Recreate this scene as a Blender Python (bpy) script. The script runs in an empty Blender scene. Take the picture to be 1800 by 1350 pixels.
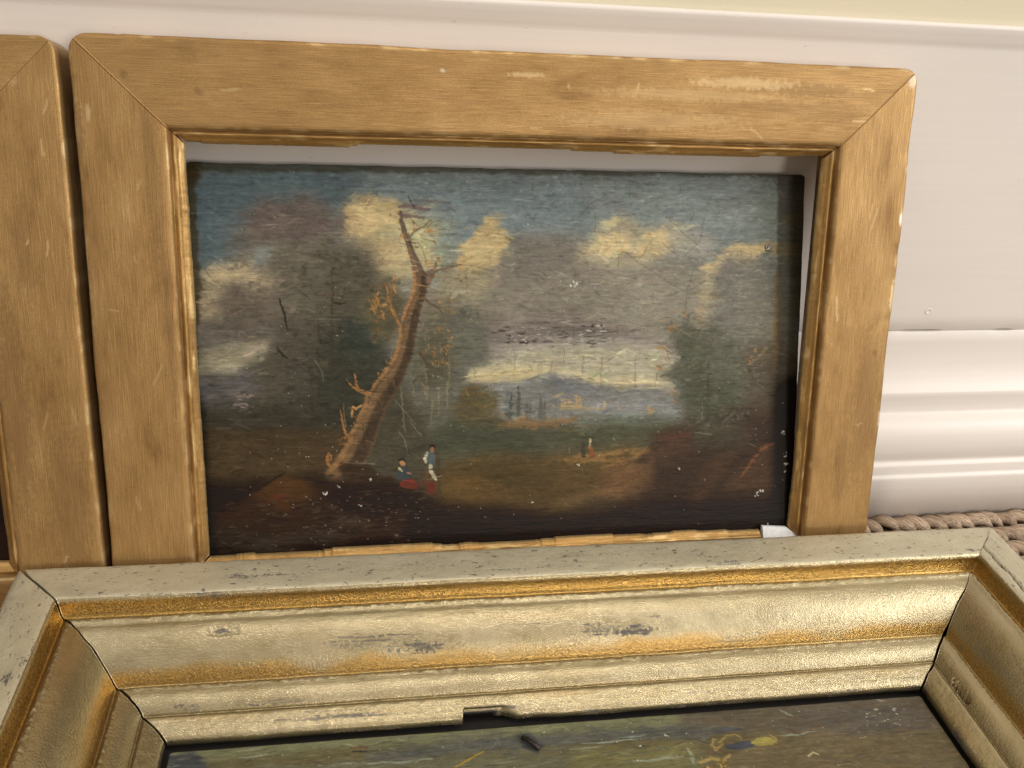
import bpy, math
import numpy as np

scene = bpy.context.scene
COL = scene.collection
R = math.radians

# ------------------------------------------------------------------ camera
cam_data = bpy.data.cameras.new('camera')
cam = bpy.data.objects.new('camera', cam_data)
COL.objects.link(cam)
cam.location = (-0.07809, -0.34221, 0.33118)
cam.rotation_euler = (R(61.3214), R(-3.7216), R(-9.0737))
cam_data.sensor_fit = 'HORIZONTAL'
cam_data.sensor_width = 36.0
cam_data.lens = 31.787
cam_data.clip_start = 0.01
cam_data.clip_end = 50.0
scene.camera = cam

# ------------------------------------------------------------------ room light
world = bpy.data.worlds.new('World')
scene.world = world
world.use_nodes = True
bg = world.node_tree.nodes['Background']
# the unseen room: pale ceiling above, dimmer furnished walls round about
_wt = world.node_tree
_tc = _wt.nodes.new('ShaderNodeTexCoord')
_sx = _wt.nodes.new('ShaderNodeSeparateXYZ')
_cr = _wt.nodes.new('ShaderNodeValToRGB')
_mr = _wt.nodes.new('ShaderNodeMapRange')
_mr.inputs['From Min'].default_value = -1.0
_wt.links.new(_tc.outputs['Generated'], _sx.inputs[0])
_wt.links.new(_sx.outputs['Z'], _mr.inputs['Value'])
_wt.links.new(_mr.outputs['Result'], _cr.inputs['Fac'])
_e = _cr.color_ramp.elements
_e[0].position = 0.45
_e[0].color = (0.20, 0.165, 0.13, 1)
_e[1].position = 1.0
_e[1].color = (0.86, 0.78, 0.69, 1)
_m = _e.new(0.62)
_m.color = (0.40, 0.345, 0.285, 1)
_m = _e.new(0.80)
_m.color = (0.80, 0.72, 0.625, 1)
_wt.links.new(_cr.outputs['Color'], bg.inputs['Color'])
bg.inputs['Strength'].default_value = 0.92

def area_lamp(name, loc, target, size, power, color, size_y=None):
    d = bpy.data.lights.new(name, 'AREA')
    d.energy = power
    d.color = color
    d.size = size
    if size_y:
        d.shape = 'RECTANGLE'
        d.size_y = size_y
    else:
        d.shape = 'DISK'
    o = bpy.data.objects.new(name, d)
    COL.objects.link(o)
    o.location = loc
    v = [target[i] - loc[i] for i in range(3)]
    dist = math.sqrt(sum(c * c for c in v))
    o.rotation_euler = (math.acos(max(-1, min(1, -v[2] / dist))), 0, math.atan2(-v[0], v[1]))
    return o

area_lamp('front_fill', (0.85, -3.0, 0.62), (0.05, 0.0, 0.12), 0.6, 14.0, (1.0, 0.90, 0.78))  # added fill from the front, brightens the wall and the gap behind the frame
area_lamp('ceiling_lamp', (0.36, -0.66, 2.15), (0.05, 0.0, 0.1), 0.30, 6.5, (1.0, 0.92, 0.80))
area_lamp('window_light', (1.75, -0.95, 0.95), (0.1, 0.0, 0.1), 1.0, 19.0, (0.95, 0.95, 0.95), 1.0)

scene.cycles.max_bounces = 6
scene.cycles.diffuse_bounces = 3
scene.cycles.glossy_bounces = 3
scene.view_settings.view_transform = 'Standard'
scene.view_settings.look = 'None'
scene.view_settings.exposure = 0.33
scene.view_settings.gamma = 1.0
scene.view_settings.use_curve_mapping = False

# ------------------------------------------------------------------ noise
def vnoise(x, y, seed=0):
    x = np.asarray(x, dtype=np.float64)
    y = np.asarray(y, dtype=np.float64)
    xi = np.floor(x)
    yi = np.floor(y)
    fx = x - xi
    fy = y - yi
    fx = fx * fx * (3 - 2 * fx)
    fy = fy * fy * (3 - 2 * fy)
    xi = xi.astype(np.int64)
    yi = yi.astype(np.int64)
    def h(a, b):
        k = (a * 374761393 + b * 668265263 + seed * 974634777) & 0xffffffff
        k = ((k ^ (k >> 13)) * 1274126177) & 0xffffffff
        k = ((k ^ (k >> 16)) * 2246822519) & 0xffffffff
        return ((k ^ (k >> 15)) & 0xffffff) / float(0xffffff)
    a = h(xi, yi)
    b = h(xi + 1, yi)
    c = h(xi, yi + 1)
    d = h(xi + 1, yi + 1)
    return (a * (1 - fx) + b * fx) * (1 - fy) + (c * (1 - fx) + d * fx) * fy

def fbm(x, y, seed=0, octaves=4):
    s = 0.0
    amp = 0.5
    tot = 0.0
    for i in range(octaves):
        s = s + amp * vnoise(np.asarray(x) * 2 ** i, np.asarray(y) * 2 ** i, seed + i * 17)
        tot += amp
        amp *= 0.5
    return s / tot * 2 - 1          # -1 .. 1

def sstep(a, b, x):
    t = np.clip((x - a) / (b - a), 0, 1)
    return t * t * (3 - 2 * t)

# ------------------------------------------------------------------ mesh helpers
def raw_mesh(name, verts, faces, mat, parent=None, smooth=True):
    me = bpy.data.meshes.new(name)
    me.from_pydata([tuple(v) for v in verts], [], [tuple(f) for f in faces])
    if smooth:
        me.polygons.foreach_set('use_smooth', [True] * len(me.polygons))
    me.materials.append(mat)
    me.update()
    o = bpy.data.objects.new(name, me)
    COL.objects.link(o)
    if parent is not None:
        o.parent = parent
    return o

def quad_mesh(name, verts, quads, mat, parent=None, extra=(), smooth=True):
    """verts (n,3) array, quads (m,4) int array, extra = few polygons of any size."""
    me = bpy.data.meshes.new(name)
    nq = len(quads)
    loops = [np.asarray(quads, dtype=np.int32).ravel()]
    totals = [4] * nq
    for e in extra:
        loops.append(np.asarray(e, dtype=np.int32))
        totals.append(len(e))
    loops = np.concatenate(loops)
    totals = np.array(totals, dtype=np.int32)
    starts = np.concatenate([[0], np.cumsum(totals)[:-1]]).astype(np.int32)
    me.vertices.add(len(verts))
    me.vertices.foreach_set('co', np.asarray(verts, dtype=np.float32).ravel())
    me.loops.add(len(loops))
    me.loops.foreach_set('vertex_index', loops)
    me.polygons.add(len(totals))
    me.polygons.foreach_set('loop_start', starts)
    me.polygons.foreach_set('loop_total', totals)
    if smooth:
        sm = np.ones(len(totals), dtype=bool)
        sm[nq:] = False
        me.polygons.foreach_set('use_smooth', sm)
    me.materials.append(mat)
    me.update(calc_edges=True)
    me.validate()
    o = bpy.data.objects.new(name, me)
    COL.objects.link(o)
    if parent is not None:
        o.parent = parent
    return o

def vec_attr(o, name, data):
    a = o.data.attributes.new(name, 'FLOAT_VECTOR', 'POINT')
    a.data.foreach_set('vector', np.asarray(data, dtype=np.float32).ravel())

def col_attr(o, name, data):
    a = o.data.attributes.new(name, 'FLOAT_COLOR', 'POINT')
    d = np.ones((len(data), 4), dtype=np.float32)
    d[:, :3] = data
    a.data.foreach_set('color', d.ravel())

def grid_quads(n, k, wrap=False):
    """vertex (i,j) = i*k+j ; i along length, j along profile"""
    i = np.arange(n - 1)[:, None]
    jn = k if wrap else k - 1
    j = np.arange(jn)[None, :]
    j2 = (j + 1) % k
    q = np.stack([i * k + j, (i + 1) * k + j, (i + 1) * k + j2, i * k + j2], axis=-1)
    return q.reshape(-1, 4)

def tag(o, label=None, cat=None, group=None, kind=None):
    if label: o['label'] = label
    if cat: o['category'] = cat
    if group: o['group'] = group
    if kind: o['kind'] = kind
    return o

def empty(name, loc, rot=(0, 0, 0), mode='XYZ'):
    e = bpy.data.objects.new(name, None)
    COL.objects.link(e)
    e.empty_display_size = 0.02
    e.rotation_mode = mode
    e.location = loc
    e.rotation_euler = rot
    return e

# ------------------------------------------------------------------ materials
class Mat:
    def __init__(self, name):
        self.m = bpy.data.materials.new(name)
        self.m.use_nodes = True
        self.t = self.m.node_tree
        self.b = self.t.nodes['Principled BSDF']
    def n(self, kind, **kw):
        nd = self.t.nodes.new(kind)
        for k, v in kw.items():
            setattr(nd, k, v)
        return nd
    def link(self, a, b):
        self.t.links.new(a, b)
    def attr(self, name):
        return self.n('ShaderNodeAttribute', attribute_name=name)
    def mapped(self, src, scale):
        mp = self.n('ShaderNodeMapping')
        mp.inputs['Scale'].default_value = scale
        self.link(src, mp.inputs['Vector'])
        return mp.outputs['Vector']
    def noise(self, vec, scale=1.0, detail=4.0, rough=0.55, dist=0.0):
        nd = self.n('ShaderNodeTexNoise')
        nd.inputs['Scale'].default_value = scale
        nd.inputs['Detail'].default_value = detail
        nd.inputs['Roughness'].default_value = rough
        nd.inputs['Distortion'].default_value = dist
        self.link(vec, nd.inputs['Vector'])
        return nd.outputs['Fac']
    def ramp(self, fac, stops):
        r = self.n('ShaderNodeValToRGB')
        el = r.color_ramp.elements
        while len(el) < len(stops):
            el.new(0.5)
        for e, (p, c) in zip(el, stops):
            e.position = p
            e.color = c if len(c) == 4 else (*c, 1)
        self.link(fac, r.inputs['Fac'])
        return r.outputs['Color']
    def mix(self, fac, a, b, mode='MIX'):
        nd = self.n('ShaderNodeMix', data_type='RGBA', blend_type=mode)
        for s, v in ((nd.inputs[0], fac), (nd.inputs[6], a), (nd.inputs[7], b)):
            if isinstance(v, (int, float)):
                s.default_value = v
            elif isinstance(v, tuple):
                s.default_value = v if len(v) == 4 else (*v, 1)
            else:
                self.link(v, s)
        return nd.outputs[2]
    def math(self, op, a, b=0.0, clamp=False):
        nd = self.n('ShaderNodeMath', operation=op, use_clamp=clamp)
        for s, v in ((nd.inputs[0], a), (nd.inputs[1], b)):
            if isinstance(v, (int, float)):
                s.default_value = v
            else:
                self.link(v, s)
        return nd.outputs[0]
    def bump(self, height, strength, dist, prev=None):
        nd = self.n('ShaderNodeBump')
        nd.inputs['Strength'].default_value = strength
        nd.inputs['Distance'].default_value = dist
        self.link(height, nd.inputs['Height'])
        if prev is not None:
            self.link(prev, nd.inputs['Normal'])
        return nd.outputs['Normal']
    def set(self, **kw):
        for k, v in kw.items():
            s = self.b.inputs[k.replace('_', ' ')]
            if isinstance(v, (int, float)):
                s.default_value = v
            elif isinstance(v, tuple):
                s.default_value = v if len(v) == 4 else (*v, 1)
            else:
                self.link(v, s)

def mat_bronze(name, met=0.55, gain=(1.0, 1.0, 1.0)):
    """dull bronze paint brushed along each length of moulding"""
    M = Mat(name)
    rp = M.attr('rp').outputs['Vector']
    streak = M.noise(M.mapped(rp, (70, 1900, 300)), 1.0, 4.0, 0.62)
    fine = M.noise(M.mapped(rp, (1300, 2100, 900)), 1.0, 2.0, 0.6)
    broad = M.noise(M.mapped(rp, (26, 58, 40)), 1.0, 4.0, 0.6)
    base = M.ramp(broad, [(0.26, (0.245, 0.138, 0.048)), (0.42, (0.350, 0.210, 0.080)), (0.60, (0.405, 0.250, 0.100)), (0.76, (0.465, 0.300, 0.130))])
    st = M.ramp(streak, [(0.28, (0.70, 0.68, 0.65)), (0.46, (0.95, 0.95, 0.94)), (0.55, (1.02, 1.02, 1.02)), (0.72, (1.42, 1.42, 1.38))])
    c = M.mix(0.75, base, st, 'MULTIPLY')
    sf = M.ramp(fine, [(0.30, (0.82, 0.81, 0.80)), (0.5, (1, 1, 1)), (0.72, (1.18, 1.18, 1.17))])
    c = M.mix(0.8, c, sf, 'MULTIPLY')
    # dark stains with a shape of their own
    stain = M.noise(M.mapped(rp, (60, 160, 60)), 1.0, 3.0, 0.7, 0.8)
    sm = M.ramp(stain, [(0.66, (0, 0, 0)), (0.78, (1, 1, 1))])
    c = M.mix(M.math('MULTIPLY', sm, 0.28), c, (0.24, 0.135, 0.05))
    spots = M.noise(M.mapped(rp, (900, 900, 900)), 1.0, 2.0, 0.5)
    c = M.mix(M.ramp(spots, [(0.73, (0, 0, 0)), (0.78, (0.6, 0.6, 0.6))]), c, (0.12, 0.07, 0.03))
    wear = M.attr('wear').outputs['Vector']
    sp = M.n('ShaderNodeSeparateXYZ')
    M.link(wear, sp.inputs[0])
    c = M.mix(sp.outputs[0], c, (0.20, 0.115, 0.048))       # dark rubbed-in grime, painted shade in the slip groove
    c = M.mix(sp.outputs[1], c, (0.72, 0.55, 0.30))        # bright rubbed gilding
    c = M.mix(sp.outputs[2], c, (0.80, 0.74, 0.62))        # bare gesso
    rough = M.math('ADD', M.math('MULTIPLY', streak, -0.35), 0.62)
    c = M.mix(1.0, c, gain, 'MULTIPLY')
    M.set(Base_Color=c, Metallic=met, Roughness=rough)
    M.b.inputs['Specular IOR Level'].default_value = 0.35
    nb = M.bump(streak, 0.35, 0.0004)
    M.set(Normal=nb)
    return M.m

def mat_gilt(name):
    """pale bronze-powder gilding over old amber size and painted amber bounce, rubbed to dark ground"""
    M = Mat(name)
    rp = M.attr('rp').outputs['Vector']
    wear = M.attr('wear').outputs['Vector']
    sp = M.n('ShaderNodeSeparateXYZ')
    M.link(wear, sp.inputs[0])
    leaf = M.noise(M.mapped(rp, (1000, 1300, 900)), 1.0, 4.0, 0.65)
    streak = M.noise(M.mapped(rp, (60, 1700, 500)), 1.0, 4.0, 0.6)
    broad = M.noise(M.mapped(rp, (40, 90, 60)), 1.0, 4.0, 0.6)
    base = M.ramp(broad, [(0.3, (0.355, 0.300, 0.180)), (0.5, (0.41, 0.352, 0.222)), (0.75, (0.465, 0.405, 0.265))])
    amber = M.ramp(leaf, [(0.30, (0.26, 0.155, 0.045)), (0.65, (0.52, 0.345, 0.115))])
    c = M.mix(sp.outputs[1], base, amber)
    srp = M.n('ShaderNodeSeparateXYZ')
    M.link(M.attr('tt').outputs['Vector'], srp.inputs[0])
    flat = M.math('LESS_THAN', srp.outputs[0], 0.0207)
    c = M.mix(flat, c, M.ramp(broad, [(0.3, (0.44, 0.398, 0.285)), (0.7, (0.54, 0.495, 0.365))]))
    rub = M.math('SUBTRACT', M.math('ADD', M.math('MULTIPLY', leaf, 0.55), M.math('MULTIPLY', streak, 0.65)), 0.60)
    rubm = M.math('ADD', M.math('MULTIPLY', rub, 7.0), M.math('SUBTRACT', M.math('MULTIPLY', sp.outputs[0], 2.4), 1.35), True)
    dark = M.math('MULTIPLY', rubm, 0.88, True)
    c = M.mix(dark, c, (0.045, 0.042, 0.05))
    pits = M.ramp(M.noise(M.mapped(rp, (1500, 2200, 900)), 1.0, 2.0, 0.6), [(0.64, (0, 0, 0)), (0.72, (1, 1, 1))])
    c = M.mix(M.math('MULTIPLY', pits, 0.75), c, (0.10, 0.085, 0.06))
    fl = M.noise(M.mapped(rp, (210, 520, 300)), 1.0, 4.0, 0.7)
    flm = M.math('MULTIPLY', M.ramp(fl, [(0.605, (0, 0, 0)), (0.645, (1, 1, 1))]), M.math('MULTIPLY', flat, 0.8))
    c = M.mix(flm, c, (0.07, 0.06, 0.065))
    c = M.mix(sp.outputs[2], c, (0.006, 0.005, 0.005))
    met = M.math('MULTIPLY', M.math('SUBTRACT', 1.0, M.math('MAXIMUM', dark, sp.outputs[2])), M.math('SUBTRACT', 0.91, M.math('MULTIPLY', flat, 0.56)))
    rough = M.math('ADD', M.math('MULTIPLY', leaf, 0.26), M.math('ADD', 0.05, M.math('MULTIPLY', flat, 0.2)))
    M.set(Base_Color=c, Metallic=met, Roughness=rough)
    nb = M.bump(leaf, 0.48, 0.0005)
    nb = M.bump(streak, 0.30, 0.0003, nb)
    M.set(Normal=nb)
    return M.m

def mat_paint(name):
    """old oil paint under thin varnish; colours come from the painted panel itself"""
    M = Mat(name)
    col = M.attr('paint').outputs['Color']
    tc = M.n('ShaderNodeTexCoord').outputs['Object']
    grain = M.noise(M.mapped(tc, (190, 1700, 1700)), 1.0, 3.0, 0.65)
    fine = M.noise(M.mapped(tc, (1800, 2200, 2200)), 1.0, 1.0, 0.6)
    g = M.ramp(grain, [(0.25, (0.62, 0.60, 0.58)), (0.5, (1, 1, 1)), (0.75, (1.30, 1.30, 1.28))])
    c = M.mix(0.42, col, g, 'MULTIPLY')
    sp = M.ramp(fine, [(0.30, (0.75, 0.75, 0.75)), (0.5, (1, 1, 1)), (0.72, (1.22, 1.22, 1.22))])
    c = M.mix(0.6, c, sp, 'MULTIPLY')
    M.set(Base_Color=c, Roughness=0.42)
    M.b.inputs['Specular IOR Level'].default_value = 0.20
    nb = M.bump(grain, 0.40, 0.0005)
    nb = M.bump(fine, 0.20, 0.0003, nb)
    M.set(Normal=nb)
    return M.m

def mat_white(name, col=(0.80, 0.757, 0.72), rough=0.38, k=1.0):
    M = Mat(name)
    tc = M.n('ShaderNodeTexCoord').outputs['Object']
    brush = M.noise(M.mapped(tc, (9, 420, 420)), 1.0, 4.0, 0.6, 0.3)
    broad = M.noise(M.mapped(tc, (7, 16, 16)), 1.0, 3.0, 0.5)
    c = M.ramp(broad, [(0.3, tuple(v * 0.955 for v in col)), (0.7, col)])
    bl = M.ramp(brush, [(0.3, (0.975, 0.972, 0.968)), (0.6, (1, 1, 1))])
    c = M.mix(0.9 * k, c, bl, 'MULTIPLY')
    marks = M.noise(M.mapped(tc, (110, 330, 330)), 1.0, 4.0, 0.65)
    c = M.mix(M.ramp(marks, [(0.70, (0, 0, 0)), (0.73, (0.28, 0.28, 0.28))]), c, (0.36, 0.31, 0.27))
    M.set(Base_Color=c, Roughness=rough)
    M.b.inputs['Specular IOR Level'].default_value = 0.32
    nb = M.bump(brush, 0.10 * k, 0.0006)
    M.set(Normal=nb)
    return M.m

def mat_simple(name, col, rough=0.6, metallic=0.0, noise_scale=400, amount=0.3, bump=0.2):
    M = Mat(name)
    tc = M.n('ShaderNodeTexCoord').outputs['Object']
    nz = M.noise(tc, noise_scale, 4.0, 0.6)
    c = M.ramp(nz, [(0.3, tuple(v * (1 - amount) for v in col)), (0.7, tuple(min(1, v * (1 + amount * 0.5)) for v in col))])
    M.set(Base_Color=c, Roughness=rough, Metallic=metallic)
    M.set(Normal=M.bump(nz, bump, 0.0005))
    return M.m

def mat_jute(name):
    M = Mat(name)
    info = M.n('ShaderNodeObjectInfo')
    rp = M.attr('rp').outputs['Vector']
    fib = M.noise(M.mapped(rp, (60, 1500, 1500)), 1.0, 3.0, 0.62)
    tone = M.noise(M.mapped(M.attr('tone').outputs['Vector'], (1, 1, 1)), 3.0, 2.0)
    c = M.ramp(fib, [(0.34, (0.17, 0.105, 0.06)), (0.5, (0.44, 0.325, 0.225)), (0.66, (0.64, 0.51, 0.38))])
    rnd = M.ramp(info.outputs['Random'], [(0.0, (0.80, 0.78, 0.76)), (1.0, (1.10, 1.10, 1.10))])
    c = M.mix(1.0, c, rnd, 'MULTIPLY')
    c = M.mix(0.6, c, M.ramp(tone, [(0.3, (0.8, 0.8, 0.8)), (0.7, (1.1, 1.1, 1.1))]), 'MULTIPLY')
    M.set(Base_Color=c, Roughness=0.72)
    M.set(Normal=M.bump(fib, 0.9, 0.0012))
    return M.m

BRONZE = mat_bronze('bronze_paint')
SLIPGOLD = mat_bronze('worn_gold_slip', 0.72, (1.06, 1.03, 0.92))
GILT = mat_gilt('gilding')
PAINT = mat_paint('oil_paint')
WHITE = mat_white('white_gloss_paint')
WALLC = mat_white('cream_wall_paint', (0.76, 0.70, 0.53), 0.6)
GAP_SHADE = mat_simple('gap_shade_black', (0.012, 0.009, 0.007), 0.8)  # near-black so the gap round the front panel reads as shade
GESSO = mat_simple('bare_gesso', (0.80, 0.82, 0.84), 0.7, 0.0, 500, 0.12)
IRON = mat_simple('dark_iron', (0.06, 0.055, 0.055), 0.38, 0.85, 900, 0.4)
STEEL = mat_simple('grey_metal', (0.30, 0.29, 0.27), 0.35, 0.9, 900, 0.3)
JUTE = mat_jute('jute_fibre')
BACKING = mat_simple('carpet_backing', (0.05, 0.034, 0.022), 0.9)

# ------------------------------------------------------------------ wall and skirting
YW = 0.0982           # face of the flat board
PL = 0.0228           # projection of the plinth
HS = 0.2873           # height of the skirting

def prism_x(name, prof, x0, x1, mat, parent=None, n=2, wob=None):
    """closed profile of (y, z) points swept along x"""
    prof = np.array(prof, dtype=float)
    k = len(prof)
    xs = np.linspace(x0, x1, n)
    V = np.zeros((n, k, 3))
    V[:, :, 0] = xs[:, None]
    V[:, :, 1] = prof[None, :, 0]
    V[:, :, 2] = prof[None, :, 1]
    if wob is not None:
        wob(V, xs)
    q = grid_quads(n, k, True)
    e = [list(range(k))[::-1], [(n - 1) * k + j for j in range(k)]]
    return quad_mesh(name, V.reshape(-1, 3), q, mat, parent, e)

def arc(cy, cz, ry, rz, a0, a1, n):
    return [(cy + ry * math.cos(R(a0 + (a1 - a0) * i / (n - 1))), cz + rz * math.sin(R(a0 + (a1 - a0) * i / (n - 1)))) for i in range(n)]

wall = prism_x('wall', [(YW + 0.017, 0.0), (YW + 0.017, HS - 0.004), (YW + 0.0012, HS - 0.004), (YW + 0.0012, 1.6), (YW + 0.10, 1.6), (YW + 0.10, 0.0)], -1.6, 1.6, WALLC)
wall.data.polygons.foreach_set('use_smooth', [False] * len(wall.data.polygons))
tag(wall, 'cream painted wall above the white skirting board', 'wall', kind='structure')

ZC = 0.1170           # joint between flat board and base moulding
def joint_gap(sgn):
    def f(V, xs):
        g = np.clip(fbm(xs * 55, xs * 0 + 3.1, 5, 3) * 0.0022 - 0.00018, 0.0, 0.0007)
        near = np.abs(V[0, :, 2] - ZC) < 0.0014
        V[:, near, 2] += sgn * g[:, None]
    return f
board_prof = [(YW + 0.016, ZC), (YW + 0.0006, ZC), (YW, ZC + 0.0006)] + [(YW, z) for z in np.linspace(ZC + 0.01, HS - 0.0125, 5)] + \
    [(YW - 0.0001, HS - 0.0110), (YW - 0.0005, HS - 0.0098), (YW - 0.0010, HS - 0.0078), (YW - 0.0016, HS - 0.0050), (YW - 0.0022, HS - 0.0022), (YW - 0.0022, HS - 0.0012), (YW - 0.0014, HS - 0.0003), (YW + 0.0004, HS), (YW + 0.0009, HS - 0.0002), (YW + 0.0009, HS - 0.0052), (YW + 0.016, HS - 0.0052)]
skirting = prism_x('skirting_board', board_prof, -1.6, 1.6, WHITE, None, 900, joint_gap(1))
tag(skirting, 'tall white gloss painted skirting board behind the leaning frames', 'skirting board', kind='structure')
P = lambda p, z: (YW - p, z)
mould = [P(-0.016, ZC), P(-0.0006, ZC), P(0.0000, ZC - 0.0006), P(0.0003, ZC - 0.008), P(0.0011, ZC - 0.016), P(0.0028, ZC - 0.024), P(0.0056, ZC - 0.0315), P(0.0084, ZC - 0.0356), P(0.0094, ZC - 0.0365),
         P(0.0099, ZC - 0.0375), P(0.0098, ZC - 0.040), P(0.0090, ZC - 0.0500), P(0.0094, ZC - 0.0518), P(0.0122, ZC - 0.0526), P(0.0150, ZC - 0.0540), P(0.0174, ZC - 0.0566),
         P(0.0193, ZC - 0.0606), P(0.0204, ZC - 0.0655), P(0.0207, ZC - 0.0705), P(0.0203, ZC - 0.0750), P(0.0194, ZC - 0.0785), P(0.0190, ZC - 0.0800), P(0.0196, ZC - 0.0812), P(0.0208, ZC - 0.0820),
         P(0.0212, ZC - 0.0832), P(0.0211, ZC - 0.0880), P(0.0213, ZC - 0.0893), P(0.0222, ZC - 0.0899), P(0.0227, ZC - 0.0906), P(0.0228, ZC - 0.0920), P(0.0228, -0.006), P(-0.016, -0.006)]
base = prism_x('base_moulding', mould, -1.6, 1.6, WHITE, skirting, 900, joint_gap(-1))
base['label'] = 'stepped moulding along the foot of the skirting board'

def ring_plug(name, loc, rad):
    v, f, seg = [], [], 20
    for r, d in ((rad * 1.25, 0.0), (rad * 1.1, 0.00022), (rad, 0.0003), (rad * 0.85, 0.00003), (rad * 0.3, 0.00006)):
        for i in range(seg):
            a = 2 * math.pi * i / seg
            v.append((r * math.cos(a), -d, r * 0.92 * math.sin(a)))
    for k in range(4):
        for i in range(seg):
            f.append((k * seg + i, k * seg + (i + 1) % seg, (k + 1) * seg + (i + 1) % seg, (k + 1) * seg + i))
    f.append([4 * seg + i for i in range(seg)])
    o = raw_mesh(name, v, f, WHITE, skirting)
    o.location = loc
    return o
ring_plug('filled_nail_hole', (0.2541, YW - 0.00005, 0.1298), 0.0017)

# ------------------------------------------------------------------ woven carpet
carpet = raw_mesh('carpet', [(-1.6, -1.6, -0.0075), (1.6, -1.6, -0.0075), (1.6, YW, -0.0075), (-1.6, YW, -0.0075)], [(0, 1, 2, 3)], BACKING)
tag(carpet, 'beige chunky braided jute carpet on the floor', 'carpet', kind='structure')

def strand_mesh(nl, nr):
    """one visible loop of a twisted cord: fat in the middle, S-curved, dipping at both ends"""
    L = 0.0225
    s = np.linspace(-1, 1, nl)
    th = np.linspace(0, 2 * math.pi, nr, endpoint=False)
    V = np.zeros((nl, nr, 3))
    RP = np.zeros((nl, nr, 3))
    rad = 0.0044 * np.sqrt(np.clip(1 - np.abs(s) ** 2.6, 0.03, 1))
    cx = s * L / 2
    cy = 0.0012 * np.sin(s * math.pi * 0.9)
    cz = -0.0042 * s * s - 0.0012
    for i in range(nl):
        V[i, :, 0] = cx[i]
        V[i, :, 1] = cy[i] + rad[i] * np.cos(th)
        V[i, :, 2] = cz[i] + rad[i] * 0.88 * np.sin(th) - 0.0030
        RP[i, :, 0] = cx[i]
        RP[i, :, 1] = rad[i] * np.cos(th) + 0.0022 * s[i]
        RP[i, :, 2] = rad[i] * np.sin(th)
    q = grid_quads(nl, nr, True)
    return V.reshape(-1, 3), RP.reshape(-1, 3), q, [list(range(nr))[::-1], [(nl - 1) * nr + j for j in range(nr)]]

PITCH, ROW = 0.0104, 0.0146
rng = np.random.default_rng(4)
sv, srp, sq, sx = strand_mesh(9, 10)
strand_meshes = []
for kx in range(4):
    v2 = sv * np.array([1.0 + 0.05 * rng.normal(), 1.0 + 0.07 * rng.normal(), 1.0])
    v2[:, 1] += 0.0006 * np.sin(v2[:, 0] * 420 + kx * 1.7)
    so = quad_mesh('braid_strand', v2, sq, JUTE, carpet, sx)
    rp2 = srp + np.array([kx * 0.11, kx * 0.013, 0])
    vec_attr(so, 'rp', rp2)
    vec_attr(so, 'tone', np.tile([kx * 3.1, kx * 1.7, 0.4], (len(v2), 1)))
    strand_meshes.append(so)
lv, lrp, lq, lx = strand_mesh(6, 7)
first = 0
bulk_v, bulk_q, bulk_rp, bulk_tone = [], [], [], []
nrows = 48
for r in range(nrows):
    y = YW - PL - 0.0050 - r * ROW
    for c in range(-68, 69):
        x = c * PITCH + (0.0035 if r % 2 else 0.0) + rng.normal() * 0.0005
        ang = -R(40 + rng.normal() * 7)
        yy = y + rng.normal() * 0.0005
        zz = rng.normal() * 0.0004
        sc = 1.0 + rng.normal() * 0.05
        if r < 9 and 0.195 < x < 0.46:
            src = strand_meshes[rng.integers(0, 4)]
            if first < 4:
                o = strand_meshes[first]
                first += 1
            else:
                o = src.copy()
                COL.objects.link(o)
                o.parent = carpet
            o.location = (x, yy, zz)
            o.rotation_euler = (0, 0, ang)
            o.scale = (sc, sc, sc)
        else:
            ca, sa = math.cos(ang), math.sin(ang)
            w = lv * sc
            ww = np.stack([w[:, 0] * ca - w[:, 1] * sa + x, w[:, 0] * sa + w[:, 1] * ca + yy, w[:, 2] + zz], axis=1)
            bulk_q.append(lq + len(bulk_v) * len(lv))
            bulk_v.append(ww)
            bulk_rp.append(lrp + np.array([rng.random(), rng.random(), 0]))
            bulk_tone.append(np.tile(rng.random(3) * 9, (len(lv), 1)))
weave = quad_mesh('braided_weave', np.concatenate(bulk_v), np.concatenate(bulk_q), JUTE, carpet)
vec_attr(weave, 'rp', np.concatenate(bulk_rp))
vec_attr(weave, 'tone', np.concatenate(bulk_tone))
weave['kind'] = 'stuff'

# ------------------------------------------------------------------ frame mouldings
def resample(prof, step, smooth=2):
    p = np.array(prof, dtype=float)
    for _ in range(smooth):                       # corner cutting, end points kept
        a = p[:-1] * 0.75 + p[1:] * 0.25
        b = p[:-1] * 0.25 + p[1:] * 0.75
        m = np.empty((len(a) * 2, 2))
        m[0::2] = a
        m[1::2] = b
        p = np.vstack([p[:1], m, p[-1:]])
    d = np.concatenate([[0], np.cumsum(np.linalg.norm(np.diff(p, axis=0), axis=1))])
    n = max(4, int(d[-1] / step))
    s = np.linspace(0, d[-1], n)
    return np.stack([np.interp(s, d, p[:, 0]), np.interp(s, d, p[:, 1])], axis=1)

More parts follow.
